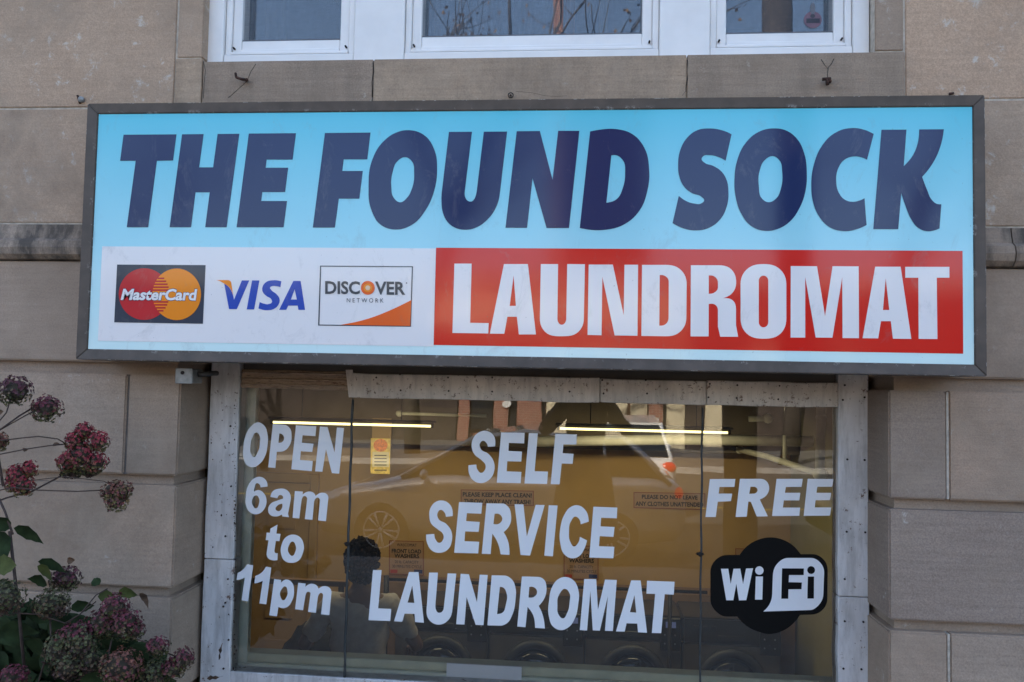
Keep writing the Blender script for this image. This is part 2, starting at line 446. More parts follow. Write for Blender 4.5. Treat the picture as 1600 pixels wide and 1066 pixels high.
# smooth ashlar above, thin pale mortar joints
box('mortar_bed', -WX, -1.513, .004, .29, 2.182, 7.9, M_['mortar'], fac); box('mortar_bed', 1.035, WX, .004, .29, 2.182, 7.9, M_['mortar'], fac)
box('mortar_bed', -1.5, 1.03, .006, .29, 2.182, 2.815, M_['mortar'], fac); box('mortar_bed', -1.512, 1.034, .006, .29, 4.45, 7.9, M_['mortar'], fac)
J = .0042
def ash(x0, x1, z0, z1): block(x0+J, x1-J, z0+J, z1-J, 'stone_hi', 0, .28, .0025, 'ashlar_block', .0012)
for a, b2 in zip([-WX,-5.4,-3.6,-1.825,-.3,1.0],[-5.4,-3.6,-1.825,-.3,1.0,1.9]): ash(a, b2, 2.184, 2.645)
for a, b2 in zip([1.9,3.5,5.2],[3.5,5.2,WX]): ash(a, b2, 2.184, 2.645)
zs = [2.645, 3.35, 3.95, 4.55, 5.3, 6.0, 6.8, 7.88]
for k, (z0, z1) in enumerate(zip(zs, zs[1:])):
    if z1 > 4.6:
        xs = [-WX, -4.8, -2.6, -.4, 1.7, 3.9, 5.6, WX] if k % 2 else [-WX, -5.5, -3.4, -1.5, .6, 2.8, 4.9, WX]
        for a, b2 in zip(xs, xs[1:]): ash(a, b2, z0, z1)
        continue
    if k == 0:
        ash(-WX, -4.0, z0, z1); ash(-4.0, -1.612, z0, z1); ash(-1.612, -1.503, 2.838, z1)
        ash(1.138, 3.2, z0, z1); ash(3.2, 5.1, z0, z1); ash(5.1, WX, z0, z1)
        ash(1.031, 1.138, 2.825, z1)
    else:
        o = .35*(k % 2)
        for a, b2 in ((-WX,-5.0+o),(-5.0+o,-3.1+o),(-3.1+o,-1.5),(1.03,2.6+o),(2.6+o,4.7+o),(4.7+o,WX)): ash(a, b2, z0, z1)
ash(-1.5, 1.03, 4.45, 4.55)
for a, b2, g in ((-1.612,-1.502,.001),(-1.499,-.8225,.001),(-.8205,.3595,.001),(.3615,1.138,.001)):
    block(a+g, b2-g, 2.648, 2.822 if a > -1.6 else 2.836, 'sill', -.004, .26, .002, 'sill_stone', .001)
# the body of the building behind the front: keeps the sun off the street side
box('building_shell', -WX, WX, 4.2, 4.5, -1.6, 7.9, M_['core'], fac)
box('building_shell', -WX, -WX+.2, .3, 4.2, -1.6, 7.9, M_['core'], fac); box('building_shell', WX-.2, WX, .3, 4.2, -1.6, 7.9, M_['core'], fac)
box('roof_slab', -WX, WX, .3, 4.5, 7.9, 8.1, M_['core'], fac)
box('building_shell', -WX+.2, WX-.2, .3, 4.2, 1.75, 1.9, M_['core'], fac)
box('building_shell', -WX+.2, -3.4, .3, .6, -1.5, 1.75, M_['core'], fac); box('building_shell', 1.8, WX-.2, .3, .6, -1.5, 1.75, M_['core'], fac)
# wing of the same building either side so the shade is continuous
for s, xa, xb in ((0,-40,-WX-.02),(1,WX+.02,40)):
    tag(box('neighbour_building', xa, xb, .0, 9, -.2, 8.4, M_['stone_hi']), ['long plain stone building beyond the left end of the laundromat front','long plain stone building beyond the right end of the laundromat front'][s], 'building', 'plain neighbouring stone buildings')

# cracks and old fixings
def px_tube(name, pts, Y, r, m, parent=None, n=6):
    return tube(name, [at(x, y, Y) for x, y in pts], r, m, parent, n)
for pts in ([(400,100),(392,112),(386,127),(374,138),(357,153)], [(583,98),(584,112),(581,128),(582,152)], [(1074,94),(1076,112),(1073,130),(1071,143),(1066,150)], [(318,96),(321,110),(319,130),(318,154)],
            [(806,143),(830,145),(852,150),(868,151),(886,150)]):
    px_tube('crack', pts, -.0035, .0014, M_['iron'], fac, 4)
hk = empty('rusty_hook', at(385,124,-.005), label='bent black iron hook in the sill stone below the left upper window', cat='hook')
px_tube('shank', [(386,125),(378,124),(369,121)], -.03, .0055, M_['rust'], hk); px_tube('tip', [(369,121),(368,114)], -.032, .0045, M_['rust'], hk)
tube('embedded_end', [at(385,125,.01), at(385,125,-.034)], .007, M_['rust'], hk)
hk = empty('rusty_hook', at(1291,125,-.005), label='stubby rusted iron hook hung with thin wire below the right upper window', cat='hook')
px_tube('shank', [(1285,124),(1298,123)], -.03, .006, M_['rust'], hk); tube('embedded_end', [at(1296,127,.01), at(1296,127,-.034)], .008, M_['rust'], hk)
px_tube('post', [(1292,124),(1293,133)], -.03, .006, M_['rust'], hk)
px_tube('wire', [(1283,93),(1288,101),(1293,107),(1299,100),(1303,92)], -.012, .0012, M_['iron'], hk, 5); px_tube('wire', [(1294,106),(1293,115),(1293,123)], -.02, .0012, M_['iron'], hk, 5)
bm = bmesh.new(); c = at(126,155,-.012)
lathe_y(bm, c, [(.012,.02),(.012,0),(.007,-.004),(.003,-.006)], 12); bo = bmobj('anchor_bolt', bm, None, M_['galv']); tag(bo, 'small round anchor bolt with a rust stain at the upper left corner of the sign', 'bolt')
tag(px_tube('rust_bracket', [(121,149),(123,156),(125,162)], -.004, .004, M_['rust']), 'thin rust-brown metal stub beside the bolt left of the sign', 'bracket')
eb = empty('eye_bolt', at(797,149,-.01), label='small grey eye bolt just above the middle of the sign', cat='bolt')
px_tube('eye', [(793+5+4*cos(a), 149+4*sin(a)) for a in [i*pi/5 for i in range(11)]], -.02, .002, M_['iron'], eb); tube('shank', [at(798,149,.01), at(798,149,-.022)], .004, M_['rust'], eb)
tag(px_tube('bolt_stub', [(1483,147),(1490,146)], -.015, .005, M_['rust']), 'little rusty bolt stub above the upper right corner of the sign', 'bolt')

# ------------------------------------------------------------------ the upper window
up = empty('upper_window', (-.235, .05, 2.83), label='white three-light window with insect screens above the sign', cat='window')
Z0, Z1 = 2.824, 4.44
U = M_['upvc']
def member(name, x0, x1, z0, z1, y0, y1, m, p, bev=.003): return box(name, x0, x1, y0, y1, z0, z1, m, p, bev)
member('jamb_casing', -1.511, -1.447, Z0, Z1, .048, .2, U, up); member('jamb_casing', .975, 1.032, Z0, Z1, .048, .2, U, up)
member('mullion_casing', -.918, -.719, Z0, Z1, .052, .2, U, up); member('mullion_casing', .264, .452, Z0, Z1, .052, .2, U, up)
member('bottom_casing', -1.446, -.919, Z0, 2.872, .056, .2, U, up); member('bottom_casing', -.718, .263, Z0, 2.872, .056, .2, U, up); member('bottom_casing', .453, .974, Z0, 2.872, .056, .2, U, up)
member('head_casing', -1.446, .974, Z1-.06, Z1-.001, .056, .2, U, up)
M_['screen'], t, b = nodes('insect_screen'); t.nodes.remove(b)
tr = N(t, 'BsdfTransparent'); df = N(t, 'BsdfDiffuse'); df.inputs[0].default_value = (.10,.12,.15,1); ms = N(t, 'MixShader')
g = noise_n(t, coords(t, (90,1,4)), 6, 3); g2 = noise_n(t, coords(t, (4,1,90)), 6, 3)
t.links.new(ramp(t, mix(t, .5, g, g2), [(.35,.28),(.65,.50)]), ms.inputs[0])
t.links.new(tr.outputs[0], ms.inputs[1]); t.links.new(df.outputs[0], ms.inputs[2]); t.links.new(ms.outputs[0], t.nodes['Material Output'].inputs['Surface'])
for (a, b2, zg) in ((-1.445,-.9195,2.937),(-.7175,.2625,2.942),(.4535,.9735,2.935)):
    s = member('sash', a, a+.024, 2.873, Z1-.062, .066, .18, U, up); s2 = s
    zb = 2.874
    member('stile', a+.0245, a+.062, zb+.012, Z1-.07, .078, .18, U, s); member('stile', b2-.062, b2-.0245, zb+.012, Z1-.07, .078, .18, U, s)
    member('jamb_liner', b2-.024, b2, 2.873, Z1-.062, .066, .18, U, s)
    member('bottom_rail', a+.0625, b2-.0625, zb+.026, zg, .080, .18, U, s); member('bottom_lip', a+.0245, b2-.0245, zb, zb+.0115, .060, .18, U, s, .002); member('track', a+.0625, b2-.0625, zb+.012, zb+.0255, .070, .18, U, s, .002)
    member('screen_bead', a+.0625, b2-.0625, zg+.0003, zg+.006, .084, .1, plain('screen_bead_grey', (.09,.09,.1), .5), s, .001)
    box('glass_pane', a+.062, b2-.062, .145, .149, zg, Z1-.08, M_['glass_up'], up)
    mesh('insect_screen', [(a+.062,.098,zg),(b2-.062,.098,zg),(b2-.062,.098,Z1-.08),(a+.062,.098,Z1-.08)], [(0,1,2,3)], up, M_['screen'])
    for xx in (a+.035, b2-.035):
        tube('weep_pin', [(xx, .062, zb+.03), (xx, .08, zb+.03)], .004, M_['iron'], up, 6)
# room behind the upper window
ur = tag(box('upper_room', -1.9, 1.4, .31, 3.9, 1.92, 4.6, M_['black']), kind='structure')
bm = bmesh.new(); bm.from_mesh(ur.data); bmesh.ops.reverse_faces(bm, faces=bm.faces[:]); bmesh.ops.delete(bm, geom=[f for f in bm.faces if abs(f.normal.y) > .9 and f.calc_center_median().y < -1], context='FACES'); bm.to_mesh(ur.data); bm.free()
ur.data.materials.clear(); ur.data.materials.append(plain('dim_blue_room_wall', (.16,.19,.24), .9))
def curtain(x0, x1, z0, z1, y, m, label, n=40, amp=.018, fr=9):
    vs = []; fs = []
    for i in range(n+1):
        x = x0+(x1-x0)*i/n; yy = y+amp*sin(i/n*fr*2*pi)+.006*sin(i*1.7)
        vs += [(x, yy, z0), (x, yy, z1)]
    for i in range(n): fs.append((2*i, 2*i+2, 2*i+3, 2*i+1))
    return tag(mesh('curtain', vs, fs, None, m, True), label, 'curtain', 'curtains and painted reflection strips behind the upper window')
curtain(-.66, -.12, 2.86, 4.4, .26, plain('pale_blue_net', (.30,.36,.44), .9, var=.1), 'pale blue-grey curtain behind the middle upper window, its left half', 60, fr=12)
curtain(-.10, -.06, 2.86, 4.4, .25, plain('brick_red_reflection', (.35,.12,.07), .9), 'narrow brick-red strip in the middle upper window, a painted reflection of a distant building', 8, .004, 1)  # coloured strip stands in for a distant building mirrored in the glass
curtain(.035, .075, 2.86, 4.4, .25, plain('tan_reflection', (.40,.30,.2), .9), 'narrow tan strip right of the brick-red one, part of the same painted reflection', 8, .004, 1)  # second strip of that mirrored building, put in as colour
curtain(-1.36, -1.28, 2.86, 4.4, .25, plain('brown_cloth', (.10,.075,.06), .9), 'dark brown curtain edge in the left upper window', 8, .004, 1)
st = empty('round_sticker', at(1269,29,.143), label='round pink sticker with dark print inside the right upper window', cat='sticker')
UP_ = PY(.143)
circ = lambda cx, cy, rx, ry=None, n=28: [Vector((cx+rx*cos(2*pi*i/n), cy+(ry or rx)*sin(2*pi*i/n))) for i in range(n)]
sheet('disc', [circ(1270,31,14,13)], UP_, plain('dusty_pink_print', (.42,.20,.26), .6), st, 0); 
quad('print_band', [(1260,36),(1281,36),(1281,29),(1260,29)], UP_, plain('dark_print', (.04,.03,.04), .6), st, .001)
sheet('print_figure', [circ(1270,14,4,10,12)], UP_, plain('grey_print', (.30,.30,.33), .6), st, .001); sheet('print_dot', [circ(1270,25,4,3,10)], UP_, bpy.data.materials['dark_print'], st, .002)

# ------------------------------------------------------------------ the sign
SY = -.20
sg = empty('laundromat_sign', (-.255, 0, 1.65), label='wide bronze-framed light-blue box sign reading THE FOUND SOCK LAUNDROMAT', cat='sign')
ox0, ox1, oz0, oz1 = -1.836, 1.320, 1.6495, 2.591
ix0, ix1, iz0, iz1 = -1.797, 1.2845, 1.687, 2.5545
def rail(o1, o2, i2, i1):
    """mitred rail; o = outer corners, i = inner corners (x,z)"""
    vs = [(o1[0],SY-.006,o1[1]),(o2[0],SY-.006,o2[1]),(i2[0],SY-.001,i2[1]),(i1[0],SY-.001,i1[1]),
          (o1[0],-.004,o1[1]),(o2[0],-.004,o2[1]),(i2[0],-.004,i2[1]),(i1[0],-.004,i1[1])]
    bm = bmesh.new(); bv = [bm.verts.new(v) for v in vs]
    for f in ((0,1,2,3),(4,7,6,5),(0,4,5,1),(1,5,6,2),(2,6,7,3),(3,7,4,0)): bm.faces.new([bv[i] for i in f])
    bmesh.ops.recalc_face_normals(bm, faces=bm.faces[:]); bmesh.ops.bevel(bm, geom=bm.edges[:], offset=.0022, segments=2, affect='EDGES')
    return bmobj('frame_rail', bm, sg, M_['bronze'])
g = .0006
rail((ox0+g,oz1),(ox1-g,oz1),(ix1-g,iz1),(ix0+g,iz1)); rail((ox1-g,oz0),(ox0+g,oz0),(ix0+g,iz0),(ix1-g,iz0))
rail((ox0,oz0+g),(ox0,oz1-g),(ix0,iz1-g),(ix0,iz0+g)); rail((ox1,oz1-g),(ox1,oz0+g),(ix1,iz0+g),(ix1,iz1-g))
fp = box('face_panel', ix0+.001, ix1-.001, SY+.004, SY+.012, iz0+.001, iz1-.001, M_['cyan'], sg)
box('housing', ix0+.01, ix1-.01, SY+.03, -.01, iz0+.01, iz1-.01, M_['housing'], sg)
SP = Plane((0, SY+.004, 0), (0,-1,0))
def rect(name, x0, x1, z0, z1, y, m, parent):
    return box(name, x0, x1, y-.0006, y, z0, z1, m, parent)
wp = rect('white_panel', -1.7595, -.5266, 1.718, 2.0635, SY+.0035, M_['white_p'], sg)
rp = rect('red_panel', -.5266+.0006, 1.249, 1.7235, 2.066, SY+.0035, M_['red_p'], sg)
A = (160,190,5.0); B = (480,190,2.963); E_ = (680,190,5.922); Cc = (1050,190,5.92); D_ = (1250,190,5.922)
TITLE = [(A,'165,103 578,100 552,304 425,307 357,826 190,826 260,307 138,307'),
 (A,'622,100 790,98 755,358 865,358 900,97 1069,96 970,826 803,826 838,553 727,553 692,826 525,826'),
 (A,'1144,94 1512,91 1485,297 1283,297 1275,361 1451,361 1427,551 1249,551 1240,621 1442,621 1415,826 1048,826'),
 (B,'82,53 293,51 278,175 169,175 162,229 257,229 241,357 146,357 128,491 26,491'),
 (B,'470,40~ 540,62~ 590,135~ 601,225~ 588,320~ 548,410~ 485,478~ 410,500~ 340,478~ 297,410~ 284,300~ 300,180~ 355,90~ 410,52~;455,165~ 485,185~ 495,240~ 485,310~ 463,352~ 430,374~ 400,352~ 389,300~ 395,235~ 418,183~'),
 (E_,'127,96 340,95 272,655| 318,741~ 385,640| 450,94 665,93 600,650| 560,800~ 480,910~ 385,978~ 290,1001~ 190,985~ 110,925~ 70,840~ 58,740~ 65,620|'),
 (B,'970,45 1077,44 1136,270 1162,43 1260,43 1212,493 1108,493 1043,262 1018,492 918,492'),
 (B,'1310,46 1360,37~ 1430,35~ 1505,58~ 1560,120~ 1583,220~ 1575,320~ 1540,410~ 1470,475~ 1370,502~ 1262,493;1408,157 1430,156~ 1462,180~ 1472,240~ 1462,305~ 1432,360~ 1385,376'),
 (Cc,'551,117 496,362 430,328~ 350,311~ 290,320~ 274,348~ 300,380~ 380,410~ 455,460~ 505,540~ 522,650~ 505,790~ 450,900~ 350,980~ 225,1007~ 110,990~ 5,940 63,688 120,730~ 200,758~ 270,758~ 298,728~ 275,698~ 180,660~ 110,600~ 68,510~ 57,400~ 78,260~ 140,150~ 235,80~ 350,64~ 460,80~'),
 (Cc,'950,63~ 1060,85~ 1160,165~ 1225,300~ 1247,470~ 1235,640~ 1180,800~ 1085,930~ 975,995~ 870,1012~ 745,975~ 645,860~ 590,705~ 578,540~ 600,370~ 680,200~ 800,97~;935,320~ 995,360~ 1020,470~ 1010,610~ 965,710~ 895,747~ 830,710~ 803,600~ 812,450~ 860,355~'),
 (D_,'682,115 620,353 565,330~ 500,323~ 410,355~ 355,430~ 335,550~ 355,650~ 410,720~ 485,743~ 545,733~ 597,710 616,958 530,995~ 400,1014~ 270,975~ 175,875~ 120,740~ 105,590~ 128,400~ 200,230~ 320,108~ 480,60~ 590,75~'),
 (D_,'755,76 985,75 960,413 1040,320~ 1085,220~ 1104,73 1331,72 1305,210~ 1235,375~ 1130,513 1175,630~ 1220,725~ 1262,760~ 1308,766 1291,990 1240,1008~ 1170,1014~ 1095,985~ 1030,905~ 980,790~ 937,661 909,996 679,996')]
def crop(c): return (c[0], c[1], c[2])
for c, s in TITLE: outline('letter', s, crop(c), SP, M_['navy'], fp, .0012)
L1 = (690,380,3.902); L2 = (1090,380,3.902)
for c, s in [(L1,'78,125 183,125 174,486 287,488 284,551 66,548'),
 (L1,'380,128 526,128 575,557 471,557 459,449 401,449 382,553 294,552;439,197 453,383 415,383'),
 (L1,'605,128 710,128 706,462| 732,498~ 760,462| 766,128 874,129 867,460| 835,540~ 735,568~ 630,540~ 599,455|'),
 (L1,'897,131 1044,131 1110,440 1115,132 1198,132 1194,565 1055,563 980,205 975,562 890,560'),
 (L1,'1222,133 1370,133| 1460,165~ 1494,250| 1492,455| 1460,535~ 1370,568| 1218,566;1330,195 1355,197~ 1385,235| 1384,455| 1360,498~ 1327,503'),
 (L2,'-41,135 110,135| 205,160~ 235,235~ 215,300~ 155,336 215,350~ 234,410| 234,500| 247,571 138,571 124,510 124,410| 110,378~ 68,371 67,569 -43,569;68,197 100,202~ 124,240| 124,270| 100,303~ 68,309'),
 (L2,'402,128~ 505,162~ 541,250| 541,460| 505,552~ 402,583~ 298,550~ 262,460| 262,250| 298,162~;402,198~ 431,228| 431,484| 402,514~ 373,484| 373,228|'),
 (L2,'568,140 728,141 777,447 823,141 982,142 984,580 884,579 882,205 822,577 720,576 656,205 656,576 567,576'),
 (L2,'1083,144 1238,144 1303,584 1191,583 1178,476 1118,476 1101,581 1006,580;1147,212 1169,408 1130,408'),
 (L2,'1266,145 1535,145 1535,211 1458,211 1462,585 1348,584 1346,211 1266,211')]:
    outline('letter', s, c, SP, M_['white_p'], rp, .0022)
V_ = (330,400,8.88)
vl = outline('card_logo', '425,340 527,340 355,738 247,738 180,385 240,430~ 285,500~ 302,545 316,610', V_, SP, M_['visa'], sg, .0022)
outline('flag', '70,335 225,335| 265,350~ 280,390| 302,540 285,490~ 245,430~ 180,385~ 130,355~', V_, SP, M_['orange'], vl, .0022)
outline('letter', '567,340 668,340 595,743 492,743', V_, SP, M_['visa'], vl, .0022)
outline('letter', '972,352 960,432 900,420~ 850,418~ 815,440~ 835,475~ 905,530~ 948,600~ 930,680~ 870,735~ 780,753~ 655,730 672,640 730,662~ 800,668~ 843,640~ 835,605~ 765,555~ 715,500~ 712,430~ 760,365~ 860,338~ 920,340~', V_, SP, M_['visa'], vl, .0022)
outline('letter', '1140,347 1240,347 1302,750 1210,748 1200,690 1068,690 1040,748 942,748;1158,460 1188,605 1105,605', V_, SP, M_['visa'], vl, .0022)
MC = (170,400,8.88)
mc = outline('card_logo', '115,120 1342,128 1305,942 75,922', MC, SP, M_['black_p'], sg, .0022)
def cpx(cx, cy, rx, ry, c, n=48): return [Vector(((cx+rx*cos(2*pi*i/n))/c[2]+c[0], (cy+ry*sin(2*pi*i/n))/c[2]+c[1])) for i in range(n)]
sheet('circle', [cpx(490,530,352,358,MC)], SP, M_['mc_red'], mc, .003)
sheet('circle', [cpx(942,533,337,358,MC)], SP, M_['orange'], mc, .0034)
# interlocking bars of the overlap
def inside(x, y, cx, cy, rx, ry): return ((x-cx)/rx)**2+((y-cy)/ry)**2 < 1
for yy in list(range(300, 480, 41)) + list(range(628, 780, 41)):
    y0, y1 = yy, yy+22; ym = (y0+y1)/2
    q = 1-((ym-530)/358)**2
    xl = 942-337*math.sqrt(max(0, 1-((ym-533)/358)**2)); xr = 490+352*math.sqrt(max(0, q))
    if xr > xl: outline('bar', f'{xl-2},{y0} {xr},{y0} {xr},{y1} {xl-2},{y1}', MC, SP, M_['mc_red'], mc, .0039)
text('lettering', 'MasterCard', [(170+160/8.88,400+620/8.88),(170+1208/8.88,400+630/8.88),(170+1232/8.88,400+452/8.88),(170+200/8.88,400+448/8.88)], SP, M_['navy'], mc, .0043, .055)
text('lettering', 'MasterCard', [(170+163/8.88,400+613/8.88),(170+1205/8.88,400+622/8.88),(170+1228/8.88,400+459/8.88),(170+203/8.88,400+455/8.88)], SP, M_['white_p'], mc, .0050, .035)
DC = (490,400,8.88)
dc = outline('card_logo', '90,135 1378,144 1351,983 62,966;104,148 80,952 1338,970 1364,156', DC, SP, M_['slate'], sg, .0022)
outline('wedge', '370,957 760,870~ 1050,760~ 1356,612 1340,972', DC, SP, M_['orange2'], dc, .0027)
sheet('circle', [cpx(752,443,96,96,DC)], SP, M_['orange2'], dc, .0027)
sheet('circle', [cpx(752,443,60,60,DC,24)], SP, M_['orange'], dc, .0032); sheet('circle', [cpx(752,443,34,34,DC,20)], SP, M_['cream_p'], dc, .0037)
dq = lambda x0, x1, t0, t1, b0, b1: [(490+x0/8.88,400+b0/8.88),(490+x1/8.88,400+b1/8.88),(490+x1/8.88,400+t1/8.88),(490+x0/8.88,400+t0/8.88)]
text('lettering', 'DISC', dq(160,642,347,352,530,534), SP, M_['slate'], dc, .0027, .028); text('lettering', 'VER', dq(852,1272,355,358,538,542), SP, M_['slate'], dc, .0027, .028)
text('lettering', 'N E T W O R K', dq(460,970,585,588,645,650), SP, M_['slate'], dc, .0027, -.004)
sheet('mark', [cpx(1290,376,9,9,DC,10)], SP, M_['slate'], dc, .0027)
# junction box under the sign
jb = empty('junction_box', at(286,588,-.06), label='small galvanized junction box under the left end of the sign', cat='junction box')
p = at(287,588,-.09)
box('box_body', p.x-.031, p.x+.031, -.085, .0, p.z-.026, p.z+.028, M_['galv'], jb, .003)
box('cover_plate', p.x-.033, p.x+.033, -.091, -.0855, p.z-.028, p.z+.030, M_['galv'], jb, .002)
bm = bmesh.new(); lathe_y(bm, (p.x-.004, -.0915, p.z+.013), [(.007,0),(.007,-.003),(.004,-.005)], 10); bmobj('screw', bm, jb, M_['screw'])
tube('conduit', [(p.x+.031,-.04,p.z+.008),(p.x+.05,-.035,p.z+.009),(p.x+.068,-.02,p.z+.012),(p.x+.072,.03,p.z+.014)], .010, M_['housing'], jb)

# ------------------------------------------------------------------ shop window
sw = empty('shop_window', (-.23, .25, .42), label='laundromat display window in a peeling white metal-clad frame under the sign', cat='window')
FY = .22
def board(x0, x1, z0, z1, m, y0=FY, y1=.30, skew=0, name='frame_board', top=0):
    bm = bmesh.new(); vs, fs = bm_box(bm, x0, x1, y0, y1, z0, z1)
    bmesh.ops.subdivide_edges(bm, edges=[e for e in bm.edges if abs(e.verts[0].co.z-e.verts[1].co.z) > abs(e.verts[0].co.x-e.verts[1].co.x) and (z1-z0) > (x1-x0)] if (z1-z0) > (x1-x0) else [e for e in bm.edges if abs(e.verts[0].co.x-e.verts[1].co.x) > .01], cuts=14)
    for v in bm.verts:
        v.co.x += .0035*noise.noise(Vector((v.co.x*3, v.co.z*9, 1))) if (z1-z0) > (x1-x0) else 0
        v.co.z += .003*noise.noise(Vector((v.co.x*9, v.co.z*3, 4))) if (z1-z0) <= (x1-x0) else 0
        v.co.y += .003*noise.noise(Vector((v.co.x*7, v.co.z*7, 9)))
    bmesh.ops.bevel(bm, geom=[e for e in bm.edges if e.calc_face_angle(0) > 1], offset=.003, segments=1, affect='EDGES')
    return bmobj(name, bm, sw, M_[m])
board(-1.524, -1.402, .86, 1.735, 'frame_w'); board(-1.524, -1.400, .26, .857, 'frame_w')
board(.972, 1.084, .815, 1.735, 'frame_w'); board(.972, 1.086, .26, .812, 'frame_w')
board(-.936, .062, 1.524, 1.622, 'frame_d', FY-.004); board(.064, .474, 1.526, 1.619, 'frame_d', FY-.003); board(.476, .970, 1.526, 1.621, 'frame_d', FY-.004)
rt = board(-1.400, -.940, 1.552, 1.628, 'rot', FY+.012, name='rotten_header')
for k, (za, zb, yy) in enumerate(((1.612,1.622,.004),(1.588,1.594,.008),(1.566,1.572,.003))):
    tube('split_strip', [(-1.395+.02*i, FY+yy+.004*noise.noise(Vector((i,k,0))), (za+zb)/2+.004*noise.noise(Vector((i*.6,k,5)))) for i in range(23)], [.004+.002*noise.noise(Vector((i*.9,k,2))) for i in range(23)], M_['rot'], rt, 5)
pl = quad('bent_corner_strip', [(540,578),(551,578),(556,621),(545,621)], PY(FY-.006), M_['frame_d'], sw, 0)
box('header_shade_backing', -1.40, .97, FY+.03, .30, 1.60, 1.736, M_['housing'], sw)  # dark box stands in for the strip of shade under the sign
board(-1.40, .970, .30, .412, 'frame_w', FY+.005)
# bolts/screws
bm = bmesh.new(); lathe_y(bm, (0,0,0), [(.0040,.002),(.0040,-.0012),(.0022,-.0025)], 8); sme = bpy.data.meshes.new('screw'); bm.to_mesh(sme); bm.free(); sme.materials.append(M_['screw'])
scr = [(769,590),(769,612),(889,589),(890,612),(941,594),(943,615),(1009,594),(1011,615),(1109,600),(1107,621),(1152,602),(1151,622),(1218,603),(1216,624),(1320,602),(1317,625),(1351,621),(1324,718),(1351,719),
       (1323,831),(1352,832),(1320,971),(1349,972),(625,585),(626,610),(588,590),(360,666),(352,838),(349,948),(352,942),(357,1000),(349,1045),(1318,1045),(1346,1046),(361,760),(700,590),(701,611),(356,905),(1320,905)]
for x, y in scr:
    q = at(x, y, FY-.004); o = bpy.data.objects.new('screw', sme); COL.objects.link(o); o.location = q; o.parent = sw; o.matrix_parent_inverse = Matrix.Translation(-sw.location)
# cobweb dirt on left board edge
for k in range(90):
    x = random.choice([random.uniform(330,368), 367+random.gauss(0,1.5), 367+random.gauss(0,1.5), 367+random.gauss(0,1.5)]); y = random.uniform(600,1050); q = at(x, y, FY-.003)
    bm = bmesh.new(); bm_ball(bm, q, random.uniform(.0012,.0036), (1,.5,random.uniform(.6,1.8)), 1, .8, k); bmobj('dirt_clot', bm, sw, M_['rust'])
# glass panes
GY = .236
G0 = PY(GY)
ang = rad(1.6)
xr0 = .462
GR = Plane((xr0, GY+.002, 0), (sin(ang), -cos(ang), 0))
def pane(x0, x1, z0, z1, plane):
    def yy(x): return plane.p.y + (plane.n.x*(x-plane.p.x))/(-plane.n.y)
    v = []
    for z in (z0, z1):
        for x in (x0, x1):
            for d in (0, .005): v.append((x, yy(x)+d, z))
    o = mesh('glass_pane', v, [(0,2,6,4),(1,5,7,3),(0,4,5,1),(2,3,7,6),(0,1,3,2),(4,6,7,5)], sw, None)
    o.data.materials.append(M_['glass']); o.data.materials.append(M_['edge'])
    for i, p_ in enumerate(o.data.polygons): p_.material_index = 0 if i == 0 else (2 if i == 1 else 1)
    o.data.materials.append(M_['clearback'])
    return o
M_['edge'] = plain('glass_edge', (.05,.09,.08), .3)
m, t, b = nodes('glass_back_face'); t.nodes.remove(b); tr = N(t, 'BsdfTransparent'); t.links.new(tr.outputs[0], t.nodes['Material Output'].inputs['Surface']); M_['clearback'] = m
p1 = pane(-1.41, -.934, .404, 1.56, G0); p2 = pane(-.930, .4595, .40, 1.54, G0); p3 = pane(.4635, .985, .40, 1.54, GR)
tube('glazing_joint', [(-.932+.0015*sin(i*1.3), GY-.001, .39+i*.045) for i in range(26)], [.0052+.0012*noise.noise(Vector((i*.7,0,0))) for i in range(26)], M_['seal'], sw, 6)
tube('glazing_joint', [(.4615+.0015*sin(i*1.1), GY-.001, .39+i*.045) for i in range(26)], [.0042+.0012*noise.noise(Vector((i*.7,3,0))) for i in range(26)], M_['seal'], sw, 6)
for (x, y) in ((543,850),(1094,866)):
    q = at(x, y, GY-.01)
    cl = box('glass_clamp', q.x-.017, q.x+.017, GY-.012, GY-.001, q.z-.005, q.z+.005, M_['iron'], sw, .004, 2)
    bm = bmesh.new(); lathe_y(bm, (q.x, GY-.012, q.z), [(.009,.002),(.009,-.006),(.005,-.009)], 12); bmobj('knob', bm, cl, M_['iron'])
W1 = (340,640,4.845); W2 = (350,820,4.845); W3 = (560,660,4.845); W4 = (760,660,4.845); W5 = (560,860,6.154); W6 = (810,860,6.154); W7 = (1090,730,3.807); W8 = (1110,820,5.92)
